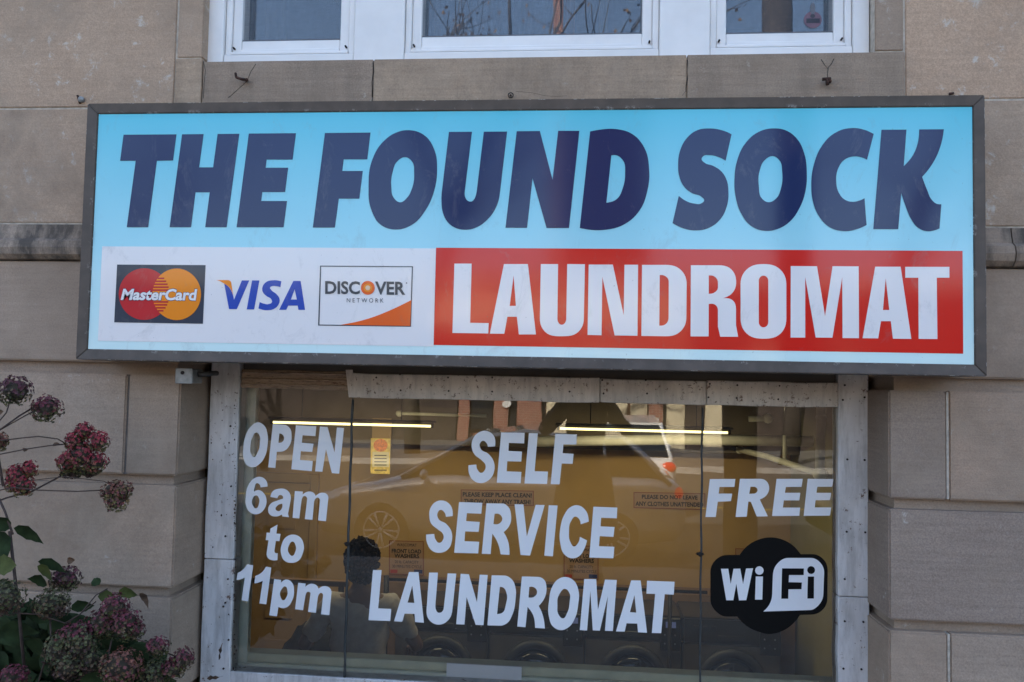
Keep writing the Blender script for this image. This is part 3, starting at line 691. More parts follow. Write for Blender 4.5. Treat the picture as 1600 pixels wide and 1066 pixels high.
for pn, c, s in [
 (p1,W1,'310,97~ 350,120~ 378,190~ 378,270~ 360,350~ 320,410~ 265,438~ 220,420~ 197,370~ 195,290~ 215,190~ 255,125~;297,175~ 318,200~ 320,250~ 305,320~ 272,360~ 252,335~ 248,280~ 262,215~'),
 (p1,W1,'418,110 500,115| 545,140~ 560,200~ 545,270~ 510,310~ 455,320| 448,320 437,443 383,438;467,182 478,183~ 503,215~ 490,245~ 460,252'),
 (p1,W1,'593,120 747,127 740,202 643,195 637,252 726,259 716,322 630,315 624,382 720,390 713,467 558,453'),
 (p1,W1,'775,129 832,133 885,325 903,136 957,140 920,486 865,482 820,300 793,472 738,468'),
 (p1,W1,'378,583 325,590 315,565~ 298,558~ 280,590~ 275,622 310,610~ 350,635~ 370,690~ 355,750~ 310,790~ 255,785~ 218,735~ 213,660~ 235,570~ 275,522~ 325,510~ 365,535~;292,650~ 313,672~ 313,712~ 290,748~ 265,725~ 265,675~'),
 (p1,W1,'400,662 415,622~ 465,600~ 520,608~ 552,650~ 552,690| 533,790| 540,815 490,810 487,795 440,810~ 395,795~ 382,760~ 400,715~ 450,690~ 495,675 492,655~ 470,648~ 452,672;490,713 450,730~ 438,752~ 460,770~ 485,750~'),
 (p1,W1,'585,617 645,622 643,645 685,622~ 725,630~ 742,655 790,630~ 830,645~ 836,690| 820,846 760,840 775,690| 762,668~ 730,700| 718,836 660,830 678,680| 662,655~ 635,690| 618,825 567,820'),
 (p1,W2,'405,-1 397,68 428,70 420,125 392,123 382,195| 390,215~ 407,215 404,268 370,270~ 335,255~ 323,215| 337,118 316,117 323,60 347,62 352,30'),
 (p1,W2,'520,75~ 575,95~ 603,150~ 595,220~ 560,275~ 510,289~ 455,270~ 431,215~ 438,145~ 475,90~;520,128~ 543,160~ 540,205~ 515,236~ 490,215~ 490,160~'),
 (p1,W2,'175,300 221,307 182,580 133,572 158,400 130,412~ 95,420 103,365 145,340~'),
 (p1,W2,'318,318 358,325 320,603 268,596 293,425 265,437~ 230,445 237,388 285,362~'),
 (p1,W2,'380,412 432,418 430,440 475,415~ 515,440~ 530,500~ 515,575~ 475,625~ 430,630~ 412,622 400,694 343,686;464,468~ 480,500~ 473,548~ 448,572~ 427,545~ 435,490~'),
 (p1,W2,'562,440 618,446 615,470 665,447~ 705,465~ 715,485 760,465~ 805,485~ 812,530| 797,685 735,678 750,535| 740,518~ 710,550| 695,667 636,660 655,520| 640,508~ 615,545| 598,648 538,640'),
 (p2,W3,'1035,182 980,186 968,155~ 945,140~ 920,160~ 925,200~ 985,240~ 1025,300~ 1028,370~ 995,430~ 930,460~ 870,440~ 840,395~ 833,325 893,320 905,365~ 930,383~ 955,365~ 962,325~ 930,285~ 880,245~ 858,190~ 870,120~ 915,75~ 965,65~ 1015,90~'),
 (p2,W4,'112,77 289,80 286,160 170,156 167,217 269,222 264,298 158,295 153,371 265,376 259,461 78,457'),
 (p2,W4,'322,82 389,84 365,370 466,374 459,467 288,463'),
 (p2,W4,'522,88 685,92 681,170 583,167 577,234 660,239 653,315 570,312 554,470 487,468'),
 (p2,W3,'714,710 662,716 650,680~ 622,663~ 598,690~ 605,730~ 665,770~ 705,830~ 707,900~ 680,960~ 620,988~ 555,970~ 522,920~ 513,850 575,845 585,890~ 610,913~ 640,890~ 640,845~ 600,810~ 550,765~ 537,710~ 550,640~ 590,600~ 635,592~ 690,620~'),
 (p2,W3,'762,604 938,610 930,693 821,688 815,748 918,755 910,830 808,826 803,900 914,905 907,993 725,988'),
 (p2,W4,'1,613 120,615| 165,640~ 186,700~ 175,780~ 130,832 152,870~ 175,1004 108,1000 75,890~ 45,843 32,998 -35,995;62,693 100,697~ 120,730~ 95,768~ 53,770'),
 (p2,W4,'213,620 280,622 306,865 373,625 441,627 330,1009 259,1004'),
 (p2,W4,'472,628 539,630 503,1015 438,1010'),
 (p2,W4,'775,752 713,773 700,730~ 675,714~ 640,750~ 625,830~ 635,905~ 665,940~ 690,920~ 707,867 762,895 740,960~ 700,1015~ 650,1030~ 590,1000~ 560,920~ 560,800~ 590,700~ 640,640~ 690,628~ 745,660~'),
 (p2,W4,'810,639 991,646 987,727 869,723 864,788 970,793 962,868 858,862 852,938 969,943 961,1030 779,1024'),
 (p2,W5,'140,190 223,191 190,558 316,565 306,680 97,672'),
 (p2,W5,'487,209 578,210 630,697 545,690 540,612 444,609 422,687 343,682;518,338 538,506 473,504'),
 (p2,W5,'680,215 765,215 740,530| 780,602~ 820,560| 858,222 941,225 905,560| 865,670~ 780,715~ 690,680~ 655,570|'),
 (p2,W5,'983,226 1062,231 1140,500 1166,235 1243,238 1203,720 1128,718 1040,450 1020,714 940,711'),
 (p2,W5,'1282,241 1400,243| 1475,280~ 1512,370~ 1510,480~ 1480,620~ 1430,700~ 1360,725| 1240,722;1360,352 1390,357~ 1426,420~ 1418,520~ 1385,600~ 1333,614'),
 (p2,W6,'33,252 190,256| 252,290~ 270,360~ 255,450~ 195,535 222,590~ 255,752 160,746 130,600~ 88,545 68,740 -11,733;105,352 150,356~ 180,398~ 155,445~ 97,455'),
 (p2,W6,'445,257~ 530,290~ 578,390~ 575,520~ 545,650~ 480,742~ 410,768~ 335,735~ 292,630~ 295,480~ 325,350~ 380,280~;455,372~ 490,410~ 492,500~ 470,600~ 425,655~ 387,620~ 375,530~ 390,430~'),
 (p2,W6,'633,277 748,278 765,570 833,282 946,286 908,777 832,774 860,440 783,773 715,770 692,390 660,771 590,767'),
 (p2,W6,'1085,289 1175,291 1237,793 1150,788 1143,705 1040,702 1022,782 938,780;1116,430 1133,600 1072,595'),
 (p2,W6,'1237,293 1501,303 1494,427 1407,422 1373,797 1283,795 1315,420 1231,417'),
 (p3,W7,'73,71 225,71 219,118 130,118 125,158 206,158 198,203 120,206 108,297 47,297'),
 (p3,W7,'252,70 350,70| 405,80~ 425,115~ 415,160~ 370,193 418,293 352,294 317,207 302,205 292,295 226,297;315,117 335,117| 357,135~ 335,158| 307,159'),
 (p3,W7,'470,70 626,70 618,118 525,118 519,153 611,153 605,198 513,198 507,241 610,241 605,290 443,291'),
 (p3,W7,'655,70 809,71 800,117 712,117 707,153 795,153 787,197 702,197 697,240 795,240 787,289 631,290')]:
    pl = GR if pn is p3 else G0
    outline('letter', s, c, pl, M_['vinyl'], pn, .0012)
wf = outline('wireless_decal', '270,280 350,190~ 440,140~ 550,118~ 660,135~ 760,190~ 835,273 930,272| 1035,310~ 1085,430| 1082,680| 1030,795~ 930,832| 830,835 760,920~ 660,985~ 545,1010~ 430,985~ 320,925~ 248,850 150,850| 50,800~ 0,690| 0,440| 50,325~ 160,280|', W8, GR, M_['vinyl_k'], p3, .0012)
# third level is the limit: the marks of the decal are siblings of it on the pane
outline('decal_bubble', '720,308| 930,308| 1015,350~ 1052,450| 1045,640| 1000,745~ 920,790| 490,803 545,740~ 572,640| 578,480| 620,360~', W8, GR, M_['vinyl'], p3, .0018)
for s in ('98,408 165,408 188,550 214,408 276,407 302,550 330,406 394,404 332,698 265,700 240,545 212,699 147,699', '420,480 486,480 480,693 413,693'):
    outline('decal_letter', s, W8, GR, M_['vinyl'], p3, .0018)
sheet('decal_dot', [cpx(453,424,39,39,W8,20)], GR, M_['vinyl'], p3, .0018)
for s in ('663,404 865,405 863,466 727,466 724,532 846,535 843,597 722,598 720,685 656,685', '902,480 959,480 957,683 897,683'):
    outline('decal_letter', s, W8, GR, M_['vinyl_k'], p3, .0025)
sheet('decal_dot', [cpx(932,420,36,36,W8,20)], GR, M_['vinyl_k'], p3, .0025)
# inner wooden sash behind the glass
iw = empty('inner_sash', (-.22, .33, .42), label='grey-green painted wooden sash just behind the laundromat glass', cat='window frame')
box('left_stile', -1.56, -1.418, .30, .36, .3, 1.62, M_['green'], iw, .004)
q = at(396, 800, .34); box('left_bead', -1.417, q.x, .325, .36, .3, 1.62, M_['green_l'], iw, .003)
q = at(700, 1036, .33); q2 = at(700, 1052, .32)
box('bottom_rail', -1.45, 1.1, .315, .36, q2.z-.2, q2.z, M_['green_l'], iw, .004); box('bottom_bead', -1.45, 1.1, .33, .40, q2.z+.001, q.z, M_['green'], iw, .004)
q = at(1303, 800, .34); box('right_stile', q.x, q.x+.16, .30, .36, .3, 1.62, M_['green'], iw, .004)
box('head_rail', -1.417, q.x, .30, .36, 1.56, 1.62, M_['green'], iw, .004)
tube('sash_rod', [(q.x-.006,.30,.45),(q.x-.006,.30,1.52)], .008, M_['galv'], iw)

# ------------------------------------------------------------------ laundromat interior
M_['ochre'] = plain('ochre_wall_paint', (.42,.262,.095), .75, var=.06, vs=3)
M_['olive'] = plain('olive_less_lit_wall', (.26,.23,.12), .8, var=.06, vs=3)  # weaker light on the right side wall is put into this darker olive
M_['ceil'] = plain('dingy_ceiling', (.13,.11,.08), .9, var=.15, vs=3)
FZ = -1.27
tag(box('back_wall', -3.4, 1.66, 3.62, 3.72, FZ, 1.62, M_['ochre']), kind='structure')
tag(box('side_wall', 1.62, 1.72, .6, 3.615, FZ, 1.62, M_['olive']), kind='structure')
tag(box('side_wall', -3.45, -3.35, .6, 3.615, FZ, 1.62, M_['ochre']), kind='structure')
tag(box('interior_ceiling', -3.4, 1.7, .5, 3.61, 1.62, 1.7, M_['ceil']), kind='structure')
tag(box('interior_floor', -3.4, 1.7, .5, 3.7, FZ-.1, FZ, plain('brown_floor_tile', (.10,.07,.05), .4, var=.2)), kind='structure')
tag(box('inner_wall', -3.4, 1.7, .42, .60, FZ, .36, M_['olive']), kind='structure')
tag(box('inner_wall', -3.4, -1.56, .42, .60, .361, 1.62, M_['olive']), kind='structure')
tag(box('inner_wall', 1.10, 1.7, .42, .60, .361, 1.62, M_['olive']), kind='structure')
tag(box('ceiling_beam', -3.34, 1.61, 3.30, 3.615, 1.10, 1.615, plain('brown_beam_paint', (.13,.10,.065), .8, var=.15, vs=4)), kind='structure')
# tube lights
def tubelight(pxa, pxb, Y, label):
    a, b2 = at(*pxa, Y), at(*pxb, Y)
    z = (a.z+b2.z)/2
    r = empty('fluorescent_light', ((a.x+b2.x)/2, Y, z), label=label, cat='ceiling light', group='bare tube lights under the laundromat ceiling')
    tm = bpy.data.materials.get('lit_tube') or plain('lit_tube', (1,.84,.34), .4, emit=.75)
    ld = bpy.data.lights.new('tube_glow', 'AREA'); ld.shape = 'RECTANGLE'; ld.size = b2.x-a.x; ld.size_y = .03; ld.energy = 2.3; ld.color = (1,.86,.52)
    lo = bpy.data.objects.new('tube_glow', ld); COL.objects.link(lo); lo.parent = r; lo.location = (0, 0, -.013); lo.rotation_euler = (rad(18), 0, 0)
    tube('light_tube', [(a.x, Y, z), (b2.x, Y, z)], .008, tm, r, 10)
    box('fixture_body', a.x-.03, b2.x+.03, Y-.03, Y+.03, z+.02, z+.036, plain('white_enamel', (.30,.28,.22), .5), r, .004)
    for x in (a.x-.018, b2.x+.004): box('lamp_holder', x, x+.014, Y-.009, Y+.009, z-.011, z+.019, M_['iron'], r)
    for x in (a.x+.2, b2.x-.2): tube('hanger_rod', [(x, Y, z+.036), (x, Y, 1.618)], .003, M_['iron'], r)
tubelight((427,660), (673,666), 2.45, 'lit yellow tube light at the upper left behind the OPEN lettering')
tubelight((875,671), (1137,675), 2.45, 'lit yellow tube light hanging behind the right half of the window')
# pipes
pm = plain('grey_painted_pipe', (.62,.60,.50), .5, var=.15)
def pipe(label, pts, r, joints=()):
    e = empty('pipe', pts[0], label=label, cat='pipe', group='pipes under the laundromat ceiling')
    tube('pipe_run', pts, r, pm, e, 12)
    for j, k in joints:
        bm = bmesh.new(); bm_ball(bm, j, k, (1,1,1), 2); bmobj('elbow', bm, e, pm, True)
pipe('thick grey pipe running level below the right tube light', [at(830,690,3.0), at(1060,687,3.0), at(1296,690,3.0)], .038)
pipe('vertical grey pipe at the right end of the window', [at(1284,560,2.4), at(1283,640,2.4), at(1281,738,2.4)], .030, [(at(1281,741,2.4), .045), (at(1283,652,2.4), .034)])
pipe('slanting copper-brown pipe joining the vertical one', [at(1140,699,3.4), at(1200,714,3.0), at(1278,740,2.4)], .022, [(at(1156,703,3.3), .032), (at(1226,722,2.85), .030)])
pipe('short grey drop pipe above the slanting one', [at(1226,680,2.85), at(1226,720,2.85)], .014)
pipe('thin sprinkler pipe with a round end cap', [at(1170,655,2.9), at(1200,654,2.9)], .02, [(at(1200,654,2.9), .036)])
pipe('sprinkler pipe near the left brick reflection', [at(622,646,2.9), at(760,650,2.9)], .012, [(at(624,646,2.9), .026)])
# door
dr = empty('panel_door', (-2.58, 3.6, FZ), label='six-panel ochre door in the left corner of the back wall', cat='door')
DM = plain('ochre_door_paint', (.36,.23,.09), .55, var=.05); x0, x1, zt = -3.02, -2.215, .735
box('door_slab', x0, x1, 3.585, 3.618, FZ, zt, DM, dr)
for a, b2 in ((x0-.07, x0-.002), (x1+.002, x1+.07)): box('casing', a, b2, 3.57, 3.618, FZ, zt+.08, DM, dr, .006)
box('casing', x0-.001, x1+.001, 3.57, 3.618, zt+.004, zt+.08, DM, dr, .006)
for c0 in (x0+.11, (x0+x1)/2+.05):
    for za, zb in ((zt-.38, zt-.12), (zt-1.10, zt-.50), (zt-1.80, zt-1.25)):
        bm = bmesh.new(); bm_box(bm, c0, c0+.25, 3.571, 3.584, za, zb)
        bmesh.ops.bevel(bm, geom=[e for e in bm.edges if e.verts[0].co.y < 3.575 and e.verts[1].co.y < 3.575], offset=.012, segments=2, affect='EDGES')
        bmobj('door_panel', bm, dr, DM)
bm = bmesh.new(); bm_ball(bm, (x0+.07, 3.54, -.3), .03); bmobj('door_knob', bm, dr, M_['galv'], True)
# posters
BW = Plane((0, 3.615, 0), (0,-1,0))
TAN = plain('tan_sign_paper', (.34,.20,.10), .7); RED_ = plain('red_border_ink', (.22,.05,.02), .7); INK = plain('black_ink', (.012,.01,.01), .7)
def wall_sign(q, lines, label, cat='notice', grp=None, border=1.1):
    (x0,y0),(x1,y1),(x2,y2),(x3,y3) = q   # tl tr br bl
    e = empty('wall_sign', BW.hit((x0+x1)/2, (y0+y2)/2), label=label, cat=cat, group=grp)
    quad('border', q, BW, RED_, e, .004)
    b_ = border; quad('sheet', [(x0+b_,y0+b_),(x1-b_,y1+b_),(x2-b_,y2-b_),(x3+b_,y3-b_)], BW, TAN, e, .006)
    for (txt, xa, xb, ya, yb, bold) in lines:
        sl = (y1-y0)/(x1-x0)
        text('lettering', txt, [(xa, yb), (xb, yb+sl*(xb-xa)), (xb, ya+sl*(xb-xa)), (xa, ya)], BW, INK, e, .008, bold)
    return e
wall_sign([(720,765),(834,767),(834,791),(720,789)], [('PLEASE KEEP PLACE CLEAN!',723,831,769,776,.03), ('THROW AWAY ANY TRASH!',725,829,779.5,786.5,.03)], 'notice asking to keep the place clean, partly behind the white SERVICE letters')
wall_sign([(990,769),(1102,771),(1102,797),(990,794)], [('PLEASE DO NOT LEAVE',1003,1090,773,779.5,.03), ('ANY CLOTHES UNATTENDED',993,1099,783.5,790.5,.03)], 'notice about unattended clothes, right of the SERVICE letters')
for k, (ax, ay) in enumerate(((608,844.5),(881,852),(1149,857))):
    e = wall_sign([(ax,ay),(ax+54,ay+1.5),(ax+54,ay+55),(ax,ay+53)], [('WASCOMAT',ax+12,ax+43,ay+4.5,ay+9,0), ('FRONT LOAD',ax+4,ax+50,ay+13,ay+19.5,.03), ('WASHERS',ax+8,ax+47,ay+20.5,ay+27,.03),
        ('20 lb. CAPACITY',ax+9,ax+46,ay+31,ay+35.5,.0), ('30 MINUTES CYCLE',ax+5,ax+51,ay+38,ay+42.5,.0)],
        ['washer notice above the left washer, beside the bending person','washer notice in the middle, between SERVICE and LAUNDROMAT letters','washer notice on the right, mostly hidden by the round black wireless decal'][k], grp='front load washer notices')
    quad('logo_patch', [(ax+2,ay+45.5),(ax+13,ay+45.8),(ax+13,ay+51),(ax+2,ay+51)], BW, plain('red_logo', (.4,.05,.03), .6), e, .008)
    quad('logo_patch', [(ax+39,ay+45.5),(ax+52,ay+46),(ax+52,ay+52),(ax+39,ay+51.5)], BW, plain('blue_logo', (.02,.03,.12), .6), e, .008)
BP = PY(3.27)
yp = empty('sun_poster', BP.hit(594,712), label='yellow poster with an orange sun, behind the glass left of SELF', cat='poster')
quad('sheet', [(579.5,685),(610,685.5),(609,741),(579,740)], BP, plain('yellow_paper', (.80,.58,.12), .6, var=.25, vs=30), yp, .004)
quad('pale_band', [(582,706),(608,706.5),(607.5,730),(581.5,729.5)], BP, plain('cream_paper', (.75,.66,.42), .6), yp, .006)
sheet('sun_disc', [circ(594.5,696,11,10)], BP, plain('orange_ink', (.75,.22,.03), .6, var=.3, vs=60), yp, .007)
box('backing_board', BP.hit(579.5,740,0).x, BP.hit(609.5,740,0).x, 3.2705, 3.285, BP.hit(594,740,0).z, BP.hit(594,686,0).z+.16, plain('tan_board', (.35,.24,.12), .8), yp)
for yy in (711, 716, 721, 726, 734): quad('text_line', [(585,yy),(604,yy+.2),(604,yy+1.5),(585,yy+1.3)], BP, INK, yp, .009)
# bulkhead and washers
WM = plain('dark_stainless', (.16,.14,.12), .42, .6, var=.12, vs=4); WK = plain('dark_washer_panel', (.025,.024,.026), .4); CH = plain('dark_chrome_ring', (.035,.035,.04), .5, .3); LN = plain('door_glass', (.008,.01,.018), .12)
bh = box('bulkhead_shelf', -1.75, 1.6, 3.38, 3.61, FZ, .02, plain('brown_laminate', (.20,.12,.06), .6, var=.1)); tag(bh, 'brown boxed-in ledge running behind the row of washers', 'ledge')
def washer():
    e = empty('washing_machine', (0,0,0))
    box('cabinet', -.335, .335, 0, .45, .08, 1.07, WM, e, .012, 2, origin='local')
    box('plinth', -.325, .325, .02, .44, 0, .078, WK, e, origin='local')
    box('control_panel', -.335, .335, -.006, .43, 1.072, 1.245, WK, e, .010, 2, origin='local')
    box('name_plate', -.09, .09, -.012, -.0065, 1.10, 1.13, WK, e, .002, origin='local')
    bm = bmesh.new(); lathe_y(bm, (0,-.001,.805), [(.24,.0),(.24,-.03),(.225,-.045),(.20,-.05),(.175,-.03),(.17,-.01)], 36); bmobj('door_ring', bm, e, CH, True, origin='local')
    bm = bmesh.new(); lathe_y(bm, (0,-.001,.805), [(.172,-.02),(.15,-.05),(.10,-.075),(.04,-.085)], 32); bmobj('door_glass', bm, e, LN, True, origin='local')
    box('door_handle', .19, .235, -.075, -.046, .77, .86, CH, e, .006, origin='local')
    cb = box('coin_box', .19, .33, -.02, -.0065, 1.01, 1.235, plain('coin_box_black', (.012,.012,.013), .35), e, .004, origin='local')
    box('display', .225, .295, -.024, -.0205, 1.17, 1.21, plain('lit_display', (.10,.12,.24), .4, emit=.10), e, origin='local')
    for i in range(4):
        bm = bmesh.new(); lathe_y(bm, (.22+.07*(i%2), -.0205, 1.06+.06*(i//2)), [(.006,0),(.006,-.003)], 8); bmobj('coin_screw', bm, e, M_['galv'], origin='local')
    for i in range(3): box('program_button', -.26+.06*i, -.225+.06*i, -.012, -.0065, 1.17, 1.19, CH, e, .002, origin='local')
    return e
def fix_local(e):
    for ch in e.children: ch.matrix_parent_inverse = Matrix.Identity(4)
def copy_tree(o, parent=None):
    c = o.copy(); COL.objects.link(c); c.parent = parent
    for ch in list(o.children): copy_tree(ch, c)
    return c
w0 = washer(); fix_local(w0)
wl = ['front-load washer farthest left, beside the standing person', 'front-load washer second from the left, under the letters UN', 'front-load washer third from the left, under the letters OM', 'rightmost front-load washer, under the wireless decal']
for i, x in enumerate((-.99, -.31, .37, 1.05)):
    e = w0 if i == 0 else copy_tree(w0)
    e.location = (x, 2.9, FZ+0.01); tag(e, wl[i], 'washing machine', 'front load washers in a row')
# rail above the washers
rl = empty('garment_rail', (-.3, 2.95, FZ), label='thin dark rail on posts above the washers', cat='rail')
a, b2 = at(607,907,2.86), at(1105,924,2.86); zz = (a.z+b2.z)/2
tube('rail_bar', [(a.x, 2.86, zz), (b2.x, 2.86, zz)], .012, M_['iron'], rl); 
q = at(604, 900, 2.84); tube('post', [(q.x, 2.84, FZ+.001), (q.x, 2.84, q.z)], .02, M_['iron'], rl); q = at(1047, 930, 2.84); tube('post', [(q.x, 2.84, FZ+.001), (q.x, 2.84, zz+.02)], .014, M_['iron'], rl)
rl = empty('handrail', (-2.0, 2.6, FZ), label='brown wooden handrail in front of the panel door, behind the 11pm letters', cat='rail')
a, b2 = at(385,905,2.4), at(545,910,2.4); box('rail_bar', a.x-.4, b2.x, 2.38, 2.42, a.z-.02, a.z+.015, plain('brown_wood_rail', (.16,.09,.04), .5), rl)
tube('post', [(a.x-.3, 2.4, FZ+.001), (a.x-.3, 2.4, a.z-.021)], .02, M_['iron'], rl); tube('post', [(b2.x-.05, 2.4, FZ+.001), (b2.x-.05, 2.4, a.z-.021)], .02, M_['iron'], rl)
# paper on the sill
q = at(698,1037,.305); q2 = at(815,1051,.305)
tag(box('white_card', q.x, q2.x, .303, .312, q2.z-.03, (q.z+q2.z)/2+.012, plain('white_card_paper', (.75,.76,.80), .6)), 'blank white card lying on the inside sill at the bottom of the glass', 'card')

# ------------------------------------------------------------------ people
def skin_body(name, verts, edges, radii, mat, parent, root=0, sub=2):
    me = bpy.data.meshes.new(name); me.from_pydata([tuple(v) for v in verts], edges, []); me.update()
    o = bpy.data.objects.new(name, me); COL.objects.link(o); me.materials.append(mat)
    o.parent = parent; 
    sk = o.modifiers.new('skin', 'SKIN'); sk.use_smooth_shade = True
    for i, r in enumerate(radii):
        d = me.skin_vertices[0].data[i]; d.radius = r if isinstance(r, tuple) else (r, r); d.use_root = (i == root)
    sb = o.modifiers.new('sub', 'SUBSURF'); sb.levels = sub; sb.render_levels = sub
    return o
def hand(parent, p, d, side, m, up=Vector((0,0,1))):
    """palm with four curled fingers and a thumb, rooted at wrist p pointing along d"""
    d = d.normalized(); s = d.cross(up).normalized()*side; n = d.cross(s).normalized()
    V = [p, p+d*.04, p+d*.085]; E = [(0,1),(1,2)]; R = [(.02,.022),(.034,.018),(.036,.016)]
    for k, (o, L) in enumerate(((-.03,.068),(-.010,.078),(.011,.073),(.031,.058))):
        b0 = p+d*.088+s*o; i = len(V)
        V += [b0, b0+d*L*.45+up*-.006, b0+d*L*.75+up*-.03, b0+d*L*.8+up*-.052]; E += [(2,i),(i,i+1),(i+1,i+2),(i+2,i+3)]; R += [.010,.009,.0085,.007]
    i = len(V); V += [p+d*.035-s*.034, p+d*.065-s*.052, p+d*.09-s*.048]; E += [(1,i),(i,i+1),(i+1,i+2)]; R += [.012,.011,.009]
    return skin_body('hand', V, E, R, m, parent, 0, 1)
SK = plain('brown_skin', (.13,.065,.038), .6); HR = plain('black_curly_hair', (.018,.011,.008), .9, spec=.1); TS = plain('white_grey_tshirt', (.40,.36,.32), .85, var=.1, vs=20); DN = plain('dark_trousers', (.02,.022,.03), .85)
def person(loc, rz, label, skin, hair, shirt, legs, arms, lean=0, curly=True, H=1.72):
    e = empty('person', loc, rz, label=label, cat='person')
    k = H/1.72
    P = lambda x, y, z: Vector((x, y + lean*max(0, z-.95), z))*k
    V = [P(0,0,.95), P(0,0,1.10), P(0,.01,1.28), P(0,0,1.43), P(0,-.005,1.50), P(0,-.01,1.56)]
    E = [(0,1),(1,2),(2,3),(3,4),(4,5)]; R = [(.15,.11),(.135,.10),(.16,.11),(.10,.075),(.055,.055),(.055,.055)]
    for sx, (el, wr) in zip((-1,1), arms):
        i = len(V); V += [P(sx*.17,0,1.41), P(*el), P(*wr)]; E += [(3,i),(i,i+1),(i+1,i+2)]; R += [.058,.042,.030]
    for sx in (-1,1):
        i = len(V); V += [P(sx*.10,0,.88), P(sx*.11,-.01,.50), P(sx*.11,.02,.09), P(sx*.12,-.12,.045)]; E += [(0,i),(i,i+1),(i+1,i+2),(i+2,i+3)]; R += [.095,.062,.045,(.045,.032)]
    skin_body('body', V, E, [(a[0]*k,a[1]*k) if isinstance(a, tuple) else a*k for a in R], skin, e)
    V2 = [P(0,0,.84)] + V[1:4] + [P(0,0,1.455)]; E2 = [(0,1),(1,2),(2,3),(3,4)]; R2 = [(.175,.135),(.165,.125),(.185,.13),(.125,.095),(.07,.07)]
    for sx, (el, wr) in zip((-1,1), arms):
        i = len(V2); m_ = P(*el); s_ = P(sx*.17,0,1.41); V2 += [s_, s_.lerp(m_, .5), s_.lerp(m_, .85)] ; E2 += [(3,i),(i,i+1),(i+1,i+2)]; R2 += [.078,.068,.062]
        if shirt[1]: i = len(V2); V2 += [m_, m_.lerp(P(*wr), .9)]; E2 += [(i-1,i),(i,i+1)]; R2 += [.056,.042]
    so_ = skin_body('shirt', V2, E2, [(a[0]*k,a[1]*k) if isinstance(a, tuple) else a*k for a in R2], shirt[0], e)
    tx = bpy.data.textures.get('cloth_folds') or bpy.data.textures.new('cloth_folds', 'CLOUDS'); tx.noise_scale = .11
    so_.modifiers['sub'].levels = 3; so_.modifiers['sub'].render_levels = 3; dm = so_.modifiers.new('folds', 'DISPLACE'); dm.texture = tx; dm.strength = .045; dm.mid_level = .5
    V3 = [P(0,0,1.06), P(0,0,.90)]; E3 = [(0,1)]; R3 = [(.158,.12),(.168,.13)]
    for sx in (-1,1):
        i = len(V3); V3 += [P(sx*.10,0,.84), P(sx*.11,-.01,.50), P(sx*.11,.02,.10)]; E3 += [(1,i),(i,i+1),(i+1,i+2)]; R3 += [.108,.078,.065]
    skin_body('trousers', V3, E3, [(a[0]*k,a[1]*k) if isinstance(a, tuple) else a*k for a in R3], legs, e)
    # head : cranium, jaw, nose, ears
    hc = P(0,-.02,1.655)
    bm = bmesh.new(); bm_ball(bm, hc, .1*k, (.80,.95,1.15), 3)
    for v in bm.verts:
        r = v.co-hc
        if r.z < 0: v.co.x -= r.x*.28*(-r.z/.11); v.co.y -= .012*(-r.z/.11)
        if r.y < -.075 and abs(r.x) < .018 and -.03 < r.z < .012: v.co.y -= .018
        if r.y < -.07 and .02 < abs(r.x) < .045 and 0 < r.z < .02: v.co.y += .008
    for sx in (-1,1): bm_ball(bm, hc+Vector((sx*.082,.01,-.01)), .022, (.4,.7,1.2), 1)
    bmobj('head', bm, e, skin, True, origin='local')
    bm = bmesh.new()
    for sx in (-1,1): bm_ball(bm, hc+Vector((sx*.032,-.083,.01)), .009, (1.3,.5,.7), 1)
    bmobj('eyes', bm, e, INK, True, origin='local')
    bm = bmesh.new(); bm_ball(bm, hc+Vector((0,.022,.025)), .105*k, (.88,.92,1.08), 3, .12, 3)
    if curly:
        rr = random.Random(5)
        for i in range(420):
            u = Vector((rr.gauss(0,1), rr.gauss(0,1)+.5, rr.gauss(0,1)+.2)).normalized()
            if u.y < -.45 and u.z < .4: continue
            bm_ball(bm, hc+Vector((0,.022,.02))+Vector((u.x*.105,u.y*.11,u.z*.125 if u.z > 0 else u.z*.15)), rr.uniform(.006,.015), (1,1,rr.uniform(.8,1.7)), 1, .8, i)
    bmobj('hair', bm, e, hair, True, origin='local')
    for sx, (el, wr) in zip((-1,1), arms): hand(e, P(*wr), (P(*wr)-P(*el)), sx, skin)
    fix_local(e)
    bm = bmesh.new()
    for sx in (-1,1): bm_ball(bm, P(sx*.12,-.07,.045), .05, (.95,2.6,.85), 2)
    o = bmobj('shoes', bm, e, DN, True, origin='local'); o.matrix_parent_inverse = Matrix.Identity(4)
    return e
q = at(565, 860, 2.0)
person((q.x, 2.0, FZ), rad(188), 'curly-haired person in a pale T-shirt seen from behind inside, left of the washers', SK, HR, (TS, False), DN,
       [((-.34,-.06,1.16),(-.30,-.30,1.08)), ((.34,-.06,1.16),(.26,-.30,1.12))], -.06, True, 1.80)
q = at(492, 985, 2.2)
lb = empty('laundry_bag', (q.x, 2.25, FZ), label='bulging black laundry bag on a stand left of the person', cat='bag')
bm = bmesh.new(); bm_ball(bm, (q.x, 2.25, -.25), .24, (.95,.9,1.2), 3, .25, 2); bmobj('sack', bm, lb, M_['vinyl_k'], True)
box('stand', q.x-.2, q.x+.2, 2.1, 2.4, FZ+.001, -.50, WK, lb, .01)
JK = plain('black_jacket', (.012,.012,.014), .8)
ph = person((.02, -3.36, 0), rad(180), 'photographer in a dark jacket standing on the pavement facing the window', plain('fair_skin', (.45,.26,.18), .5), HR, (JK, True), DN,
       [((-.36,-.10,1.20),(-.13,-.135,1.50)), ((.36,-.10,1.20),(.13,-.135,1.50))], 0, False, 1.72)

